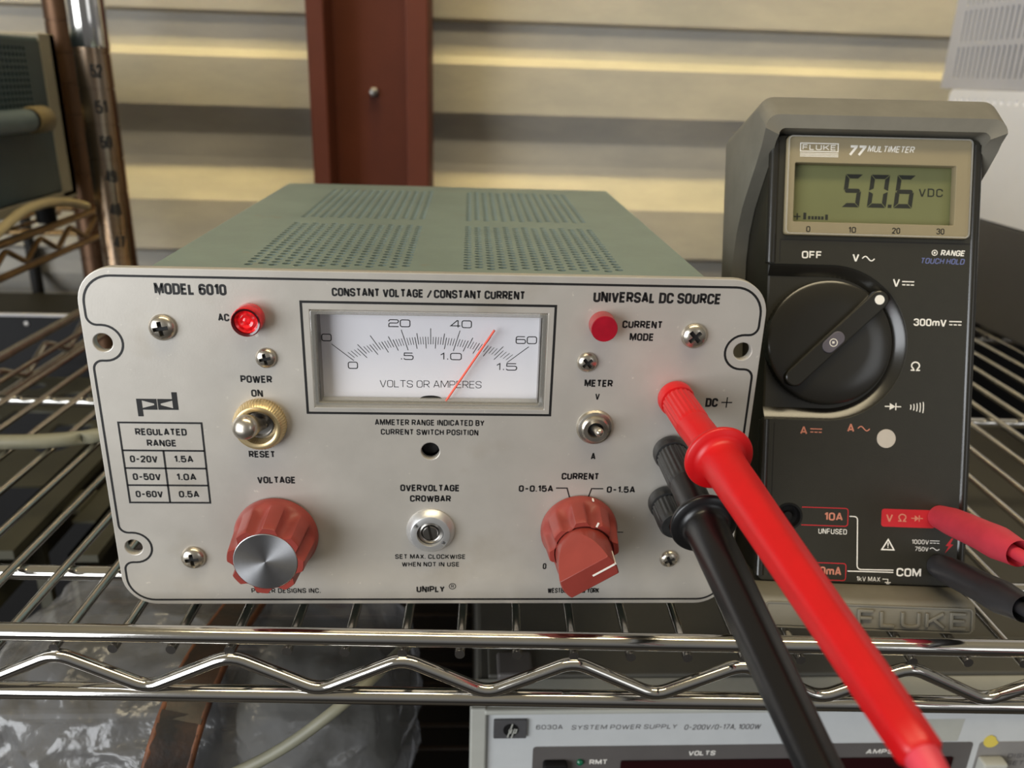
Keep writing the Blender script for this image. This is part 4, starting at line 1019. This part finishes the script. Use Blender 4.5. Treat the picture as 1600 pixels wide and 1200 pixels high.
# ------------------------------------------------------------------ lower shelf and what stands on it
low = thing('wire_shelf', (120, 190, -240), 'lower wire shelf carrying the wide grey system supply and the plastic bag', 'shelf')
LZ = -219
for y in (-18, 428):
    for z in (LZ + 3, LZ - 22):
        link('rail', G().tube([(-301, y, z), (613, y, z)], 3.0, 12).mesh('r', 60), 'shadewire', low)
for x in (-301, 613):
    for z in (LZ + 3, LZ - 22): link('side_rail', G().tube([(x, -18, z), (x, 428, z)], 3.0, 12).mesh('r', 60), 'shadewire', low)
y = -18 + PITCH
while y < 426:
    link('deck_wire', G().tube([(-301, y, LZ), (613, y, LZ)], 1.7, 8).mesh('w', 60), 'shadewire', low); y += PITCH
for x in (-150, 60, 270, 480): link('cross_rod', G().tube([(x, -18, LZ - 4.7), (x, 428, LZ - 4.7)], 3.0, 10).mesh('c', 60), 'shadewire', low)

HX0, HX1, HY, HT = 15, 448, 32, -75
hp = thing('system_power_supply', (230, 200, LZ + 1.7), 'wide light grey rack power supply lettered 6030A on the lower shelf', 'power supply')
g = G().box(HX0 + 3, HX1 - 3, HY + 20, 366, -208, HT - 3.2); link('case', g.mesh('hc', 0), 'hptop', hp, bevel=2)
g = G().box(HX0, HX1, HY + 3, HY + 20, -208, HT - 2); g.box(HX0, HX0 + 7, HY, HY + 4, -208, HT - 1.5); g.box(HX1 - 7, HX1, HY, HY + 4, -208, HT - 1.5)
g.box(HX0 + 6, HX1 - 6, HY - 0.5, HY + 5, HT - 4.5, HT - 2)
link('front_frame', g.mesh('hf', 0), 'hpframe', hp, bevel=0.8)
g = G().box(HX0 + 8, HX1 - 8, HY + 20, HY + 46, HT - 3.2, HT - 0.4); link('textured_strip', g.mesh('hs', 0), 'hptop', hp, bevel=0.8)
g = G().box(HX0 + 12, HX0 + 28, HY + 18, HY + 34, HT - 3, HT + 1.6); link('handle_tab', g.mesh('ht', 0), 'hpdark', hp, bevel=1.2)
HF = panel_frame(HY + 2.0)
g = G(HF).prism([(HX0 + 7, -207), (HX1 - 7, -207), (HX1 - 7, HT - 4.3), (HX0 + 7, HT - 4.3)], -1.5, 0); hpp = link('faceplate', g.mesh('faceplate', 0), 'hpwhite', hp)
for s, u, v, w, h in (('6030A', 49.55, -88.3, 11.71, 2.5), ('SYSTEM POWER SUPPLY', 82.63, -88.6, 46.64, 2.5), ('0-200V/0-17A, 1000W', 126.34, -89.1, 34.16, 2.9)):
    g = G(HF); put_text(g, s, u, v, w, h, 0.05, 0, 0.015, 0.12 if s[0] != '6' else 0.0); link('lettering', g.mesh('t', 0), 'hpink', hpp)
g = G(HF); g.add_mesh(plate_mesh([rrect(25.1, 39.5, -93.0, -83.2, 0.6, 3)], 1.6, 0.3), Matrix.Translation((0, 0, 1.6)))
bd = link('badge', g.mesh('bd', 30), 'hpbadge', hpp)
g = G(HF @ Matrix.Translation((0, 0, 1.6))).prism(circ(32.6, -88.1, 3.3, 28), 0, 0.25); link('badge_disc', g.mesh('bdc', 0), 'blackbox', bd)
g = G(HF @ Matrix.Translation((0, 0, 1.85)))
g.ribbon([(31.2, -91.8), (33.3, -84.6)], 0.55, 0, 0.3); g.ribbon([(31.75, -88.4), (32.4, -87.3), (33.0, -87.6), (32.4, -89.7)], 0.5, 0, 0.3)
g.ribbon([(32.9, -92.2), (34.3, -87.2)], 0.5, 0, 0.3); g.ribbon([(34.2, -87.6), (35.1, -87.6), (34.7, -89.4), (33.7, -89.5)], 0.5, 0, 0.3)
link('badge_letters', g.mesh('bl', 0), 'hpframe', bd)
g = G(HF).prism(rrect(42.8, 243.0, -160, -99.1, 1.6, 4), 0, 0.25); dk = link('display_panel', g.mesh('dk', 0), 'hpdark', hpp)
g = G(HF).prism(rrect(246.0, 420, -160, -99.1, 1.6, 4), 0, 0.25); dk2 = link('control_panel', g.mesh('dk2', 0), 'hpmid', hpp)
g = G(HF).prism(rrect(82.3, 235, -134, -107.2, 0.8, 3), 0.2, 0.9); link('display_glass', g.mesh('dg', 0), 'maroonglass', dk)
g = G(HF @ Matrix.Translation((0, 0, 0.25)))
for s, u, v, w, h, sl in (('VOLTS', 118.64, -103.6, 12.14, 2.6, 0.1), ('AMPS', 200.23, -103.9, 12.5, 2.6, 0.1), ('RMT', 72.36, -108.0, 8.02, 2.7, 0)):
    g = G(HF @ Matrix.Translation((0, 0, 0.25))); put_text(g, s, u, v, w, h, 0.05, 0, 0.03, sl); link('lettering', g.mesh('t', 0), 'white', dk)
link('status_lamp', G(HF).lathe([(1.5, 0.2), (1.5, 1.2), (0.8, 1.9), (0, 2.1)], 20, cu=64, cv=-107.6).mesh('led'), 'green', dk)
g = G(HF); g.add_mesh(plate_mesh([rrect(47.4, 58.2, -125, -106.2, 1.4, 4)], 4, 0.5), Matrix.Translation((0, 0, 4.2))); link('push_button', g.mesh('pb', 30), 'blackbox', dk)
g = G(HF); g.add_mesh(plate_mesh([rrect(246.5, 258, -126, -106.8, 1.2, 4)], 6, 1.2), Matrix.Translation((0, 0, 6.2))); link('push_button', g.mesh('pb', 30), 'hpframe', dk2)
for s, u, v, w in (('DISPLAY', 270.5, -107.3, 19), ('SETTINGS', 272, -111.6, 21)):
    g = G(HF @ Matrix.Translation((0, 0, 0.25))); put_text(g, s, u, v, w, 2.5, 0.05, 0, 0.02, 0.1); link('lettering', g.mesh('t', 0), 'hpink', dk2)
g = G(HF).prism([(215.5, -86.0), (236.0, -86.0), (235.2, -98.5), (215.8, -98.6)], 0, 0.12); link('tape_patch', g.mesh('tp', 0), 'hpframe', hpp)
g = G(HF @ Matrix.Translation((0, 0, 0.3))).prism(arc(251, -98.6, 3.6, 120, 350, 16) + [(253.2, -97.8), (252.6, -96.4), (250.6, -95.2)], 0, 0.15); link('sticker_remnant', g.mesh('st', 0), 'yellow', hpp)
for x in (50, 410):
    for yy in (70, 330): link('foot', G(Matrix.Translation((x, yy, LZ + 1.7))).lathe([(8, 0), (9, 1), (9, 10)], 20).mesh('f'), 'blackbox', hp)

# clear plastic bag of parts
def blob(cx, cy, cz, rx, ry, rz, amp, seed, n=5, power=2.6):
    bm = bmesh.new(); bmesh.ops.create_icosphere(bm, subdivisions=n, radius=1.0)
    from mathutils import noise
    for q in bm.verts:
        d = q.co.normalized(); k = (abs(d.x) ** power + abs(d.y) ** power + abs(d.z) ** power) ** (-1 / power)
        p = d * k
        nn = noise.turbulence_vector(d * 2.1 + Vector((seed, 0, 0)), 4, True) * amp
        q.co = Vector((cx + p.x * rx + nn.x * 14, cy + p.y * ry + nn.y * 14, cz + p.z * rz + nn.z * 14))
    return bm
g = G(); g.bm = blob(-122, 98, -142, 106, 84, 70, 0.8, 3.1, 6)
for q in g.bm.verts: q.co.z = max(q.co.z, LZ + 2.2)
bag = link('plastic_bag', g.mesh('bag', 180), 'bag', base=(-122, 98, LZ + 2))
tag(bag, 'crumpled clear plastic bag of parts on the lower shelf, left of the wide grey supply', 'plastic bag')
ib = thing('metal_box', (-180, 120, LZ + 1.8), 'dull olive metal box inside the clear plastic bag', 'metal box')
g = G().box(-212, -132, 75, 150, LZ + 1.8, -118); link('body', g.mesh('ib', 0), 'tin', ib, bevel=4)
g = G().box(-214, -130, 73, 152, -122, -114); link('lid', g.mesh('il', 0), 'tin', ib, bevel=3)
ib2 = thing('cloth_bundle', (-70, 110, LZ + 1.8), 'pale grey padded bundle inside the right half of the clear plastic bag', 'bundle')
g = G(); g.bm = blob(-70, 115, -165, 42, 42, 46, 0.5, 9.2, 4)
for q in g.bm.verts: q.co.z = max(q.co.z, LZ + 2.0)
link('cover', g.mesh('cv', 180), 'cloth', ib2)
# leather strap over the bag
def strap(pts, w, t):
    g = G(); P = [Vector(p) for p in pts]; rows = []
    for i, p in enumerate(P):
        a = P[max(0, i - 1)]; b = P[min(len(P) - 1, i + 1)]; d = (b - a).normalized(); s = Vector((1, 0.12, 0.0)); s = (s - d * s.dot(d)).normalized(); n_ = s.cross(d)
        rows.append([g.v(p + s * w / 2 * x + n_ * t / 2 * y) for x, y in ((-1, -1), (1, -1), (1, 1), (-1, 1))])
    for A_, B_ in zip(rows, rows[1:]):
        for i in range(4): j = (i + 1) % 4; g.face([A_[i], A_[j], B_[j], B_[i]])
    g.face(rows[0][::-1]); g.face(rows[-1]); return g
sp_ = bend([(-84, 160, -70), (-92, 90, -62), (-99, 40, -60), (-106, 8, -84), (-116, -3, -150), (-120, 2, -214)], 22, 6)
st_ = link('leather_strap', strap(sp_, 17, 3).mesh('strap', 40), 'leather', base=(-120, 2, -214))
for sd in (-1, 1):
    link('raw_edge', G().tube([Vector(p) + Vector((sd * 8.5, sd * 1.0, 0)) for p in sp_], 1.7, 8).mesh('re', 60), 'rawleather', st_)
tag(st_, 'worn dark brown leather strap with raw orange edges hanging over the plastic bag', 'strap')
cb_ = link('power_cable', G().tube(bend([(-205, 5, -120), (-165, -2, -95), (-120, -7, -82), (-85, -6, -78), (-55, -4, -62), (-30, 0, -42), (-10, 30, -40)], 14, 6), 2.3, 14).mesh('cb', 60), 'cable', base=(-90, 0, -90))
tag(cb_, 'thin grey cable looped across the plastic bag and strap', 'cable')

# ------------------------------------------------------------------ things on and around the main shelf
gc = link('grey_cable', G().tube(bend([(-420, 110, 4), (-300, 128, 5.6), (-235, 134, -0.4), (-196, 135, -0.6), (-168, 146, -0.6), (-120, 190, -0.6), (-96, 246, -0.6)], 18, 6), 3.7, 16).mesh('gc', 60), 'cable', base=(-200, 135, -4.3))
tag(gc, 'thick grey cable lying across the wire shelf left of the power supply', 'cable')

# stack of cabinets on the right
db = thing('dark_cabinet', (540, 330, -4.3), 'dark grey steel box at the bottom of the stack right of the multimeter', 'instrument')
g = G().box(417, 600, 230, 432, 2.2, 81.5); link('case', g.mesh('db', 0), 'darkgrey', db, bevel=2)
for x in (430, 585):
    for yy in (245, 390): link('foot', G(Matrix.Translation((x, yy, -4.3))).lathe([(6, 0), (6, 6.8)], 16).mesh('f'), 'blackbox', db)
YF = lambda x: Matrix(((0, 0, -1, x), (-1, 0, 0, 0), (0, 1, 0, 0), (0, 0, 0, 1)))   # u = -y, v = z, w = -x (left side faces)
wb = thing('white_cabinet', (540, 340, 82), 'white steel box with a row of round holes, on top of the dark grey box', 'instrument')
lp = [rrect(-474, -230, 82, 177.5, 5, 5)]
u = -463
while u < -240: lp.append(circ(u, 169.2, 2.0, 14)); u += 9.2
g = G(YF(417)); g.add_mesh(plate_mesh(lp, 2.0, 0.2), Matrix.Identity(4)); link('side_panel', g.mesh('wp', 30), 'offwhite', wb)
g = G().box(419, 600, 230, 473, 82, 177); link('case', g.mesh('wc', 0), 'offwhite', wb, bevel=2)
sb = thing('slotted_cabinet', (540, 340, 177.5), 'light grey cabinet with rows of long ventilation slots, topmost of the stack', 'instrument')
lp = [[(-494, 178), (-230, 178), (-230, 420), (-494, 420)]]
def slot(u, v0, v1, r=1.55): return arc(u, v1 - r, r, 0, 180, 6) + arc(u, v0 + r, r, 180, 360, 6)
for v0, v1 in ((185.5, 210.5), (213.5, 238.5), (241.5, 266.5), (269.5, 294.5)):
    u = -477.5
    while u < -240: lp.append(slot(u, v0, v1)); u += 7.0
g = G(YF(419)); g.add_mesh(plate_mesh(lp, 1.6, 0.1), Matrix.Identity(4)); link('side_panel', g.mesh('sp', 30), 'lightgrey', sb)
g = G().box(421, 600, 492, 494, 178, 420).box(598, 600, 230, 492, 178, 420).box(421, 598, 230, 232, 178, 420).box(421, 598, 232, 492, 177.6, 179).box(421, 598, 232, 492, 418, 420)
link('case', g.mesh('sc', 0), 'lightgrey', sb)
g = G().box(440, 580, 250, 478, 179, 400); link('inner_chassis', g.mesh('ic', 0), 'darkgrey', sb)

# left: instrument on the neighbouring shelf
ls = thing('wire_shelf', (-420, 470, 27), 'bronzed wire shelf of the next rack, under the teal instrument', 'shelf')
for z in (49.5, 26.5):
    link('side_rail', G().tube([(-330, 180, z), (-330, 540, z)], 2.8, 12).mesh('r', 60), 'bronze', ls)
    link('rear_rail', G().tube([(-640, 540, z), (-330, 540, z)], 2.8, 12).mesh('r', 60), 'bronze', ls)
zig = []; k = 0; y = 190
while y < 540: zig.append((-330, y, 44.5 if k % 2 else 30.5)); y += 26; k += 1
link('truss', G().tube(bend(zig), 2.2, 10).mesh('t', 60), 'bronze', ls)
x = -348
while x > -640: link('deck_wire', G().tube([(x, 180, 45), (x, 540, 45)], 1.7, 8).mesh('w', 60), 'bronze', ls); x -= 19.3
ti = thing('teal_instrument', (-420, 380, 62), 'old teal instrument case with perforated side and carry handle on the next rack', 'instrument')
g = G().box(-560, -334, 200, 498, 72, 194); link('case', g.mesh('tc', 0), 'tealcase', ti, bevel=3)
YR = lambda x: Matrix(((0, 0, 1, x), (1, 0, 0, 0), (0, 1, 0, 0), (0, 0, 0, 1)))     # u = y, v = z, w = +x (right side faces)
lp = [[(205, 75), (478, 75), (478, 191), (205, 191)]]
for i in range(34):
    for j in range(10): lp.append(circ(452 - i * 5.6, 185 - j * 4.6, 1.75, 8))
g = G(YR(-332.5)); g.add_mesh(plate_mesh(lp, 1.2), Matrix.Identity(4)); link('side_panel', g.mesh('tp', 30), 'tealcase', ti)
g = G().box(-334, -331.5, 478, 504, 68, 197).box(-560, -331.5, 494, 504, 68, 197).box(-334, -331.5, 200, 504, 66, 73); link('trim_frame', g.mesh('tf', 0), 'tealtrim', ti, bevel=0.8)
hd = link('handle', G().tube([(-322, 210, 134), (-322, 419, 134)], [8.5, 8.5], 20).mesh('th', 60), 'tealhandle', ti)
link('end_cap', G().tube([(-322, 424, 134), (-322, 426, 134), (-322, 444, 134), (-323, 447, 134)], [9, 10, 10, 8], 20).mesh('tec', 60), 'handlecap', hd)
link('cap_ring', G().tube([(-322, 419, 134), (-322, 424, 134)], 8.0, 20).mesh('tcr', 60), 'blackbox', hd)
link('handle_bracket', G().box(-334, -322, 430, 441, 129, 139).mesh('hb', 0), 'tealtrim', ti, bevel=1)
for x in (-545, -350):
    for yy in (215, 480): link('foot', G(Matrix.Translation((x, yy, 46.7))).lathe([(7, 0), (8, 1), (8, 26)], 16).mesh('f'), 'blackbox', ti)
wc = link('cream_cord', G().tube(bend([(-330, 250, 55), (-322, 330, 56), (-321, 390, 72), (-321, 430, 72), (-323, 470, 66), (-324, 500, 58)], 16, 6), 3.6, 14).mesh('wc', 60), 'cream', base=(-322, 380, 56))
tag(wc, 'cream mains cord sagging below the teal instrument', 'cord')

# black cabinet and pole beyond the shelf, olive frame below it
bk = thing('black_box', (-400, 600, -900), 'black steel cabinet standing on the floor beyond the wire shelf at left', 'cabinet')
g = G().box(-640, -160, 558, 640, -900, -58); link('case', g.mesh('bk', 0), 'blackbox', bk, bevel=1.5)
g = G().box(-640, -160, 556, 559, -60, -57.5); link('edge_trim', g.mesh('et', 0), 'lightgrey', bk)
for x in (-425, -395): link('screw', G(Matrix.Translation((x, 558, -68)) @ Matrix.Rotation(PI / 2, 4, 'X')).lathe([(2.5, 0), (2.2, 1.2), (0, 1.4)], 14).mesh('s'), 'steel', bk)
bk2 = thing('black_box', (310, 540, -900), 'black block added as dark backing beyond the wire shelf, behind the multimeter', 'cabinet')
g = G().box(0, 640, 500, 620, -900, -45); link('case', g.mesh('bk', 0), 'blackbox', bk2, bevel=1.5)  # black block added to keep the background beyond the shelf dark
fc = thing('dark_backing', (150, 230, -900), 'black block added as dark backing on the floor below the lower wire shelf', 'dark backing')
g = G().box(-290, 600, 0, 424, -900, -270); link('case', g.mesh('fc', 0), 'blackbox', fc, bevel=2)  # added black block, keeps the view under the lower shelf dark
bp_ = link('black_pole', G(Matrix.Translation((-455, 648, -900))).lathe([(6, 0), (6, 935)], 16).mesh('bp'), 'blackbox', base=(-455, 648, -900))
tag(bp_, 'thin black pole standing between the black cabinet and the ribbed wall', 'pole')
of = thing('olive_chassis', (-270, 320, LZ + 1.8), 'olive drab open equipment frame seen through the shelf wires at far left', 'equipment frame')
g = G().box(-286, -264, 200, 420, -110, -104).box(-286, -283, 200, 420, -150, -104); link('side_rail', g.mesh('os', 0), 'olive', of)
g = G().box(-232, -214, 200, 420, -112, -107).box(-232, -229, 200, 420, -150, -107); link('side_rail', g.mesh('os', 0), 'olive', of)
def deck(x0, x1, y0, y1, hs, sl):
    lp = [[(x0, y0), (x1, y0), (x1, y1), (x0, y1)]] + [circ(cx, cy, r, 20) for cx, cy, r in hs] + [[(a, c), (b, c), (b, d), (a, d)] for a, b, c, d in sl]
    g = G(Matrix.Translation((0, 0, -112))); g.add_mesh(plate_mesh(lp, 2), Matrix.Identity(4)); link('deck_plate', g.mesh('od', 0), 'olive', of)
deck(-252, -150, 250, 420, ((-205, 290, 9), (-200, 340, 17), (-175, 385, 8), (-178, 275, 5)), ((-246, -228, 325, 345),))
deck(-430, -289, 300, 525, ((-320, 370, 14), (-360, 340, 9), (-310, 430, 10), (-350, 470, 16), (-400, 420, 12), (-395, 500, 8)), ((-335, -305, 395, 412), (-385, -350, 390, 440)))
g = G().box(-289, -252, 262, 292, -114, -111); link('tie_bar', g.mesh('tb', 0), 'olive', of)
for x in (-284, -160):
    for yy in (252, 412): g = G().box(x, x + 8, yy, yy + 6, LZ + 1.8, -113); link('leg', g.mesh('ol', 0), 'olive', of)
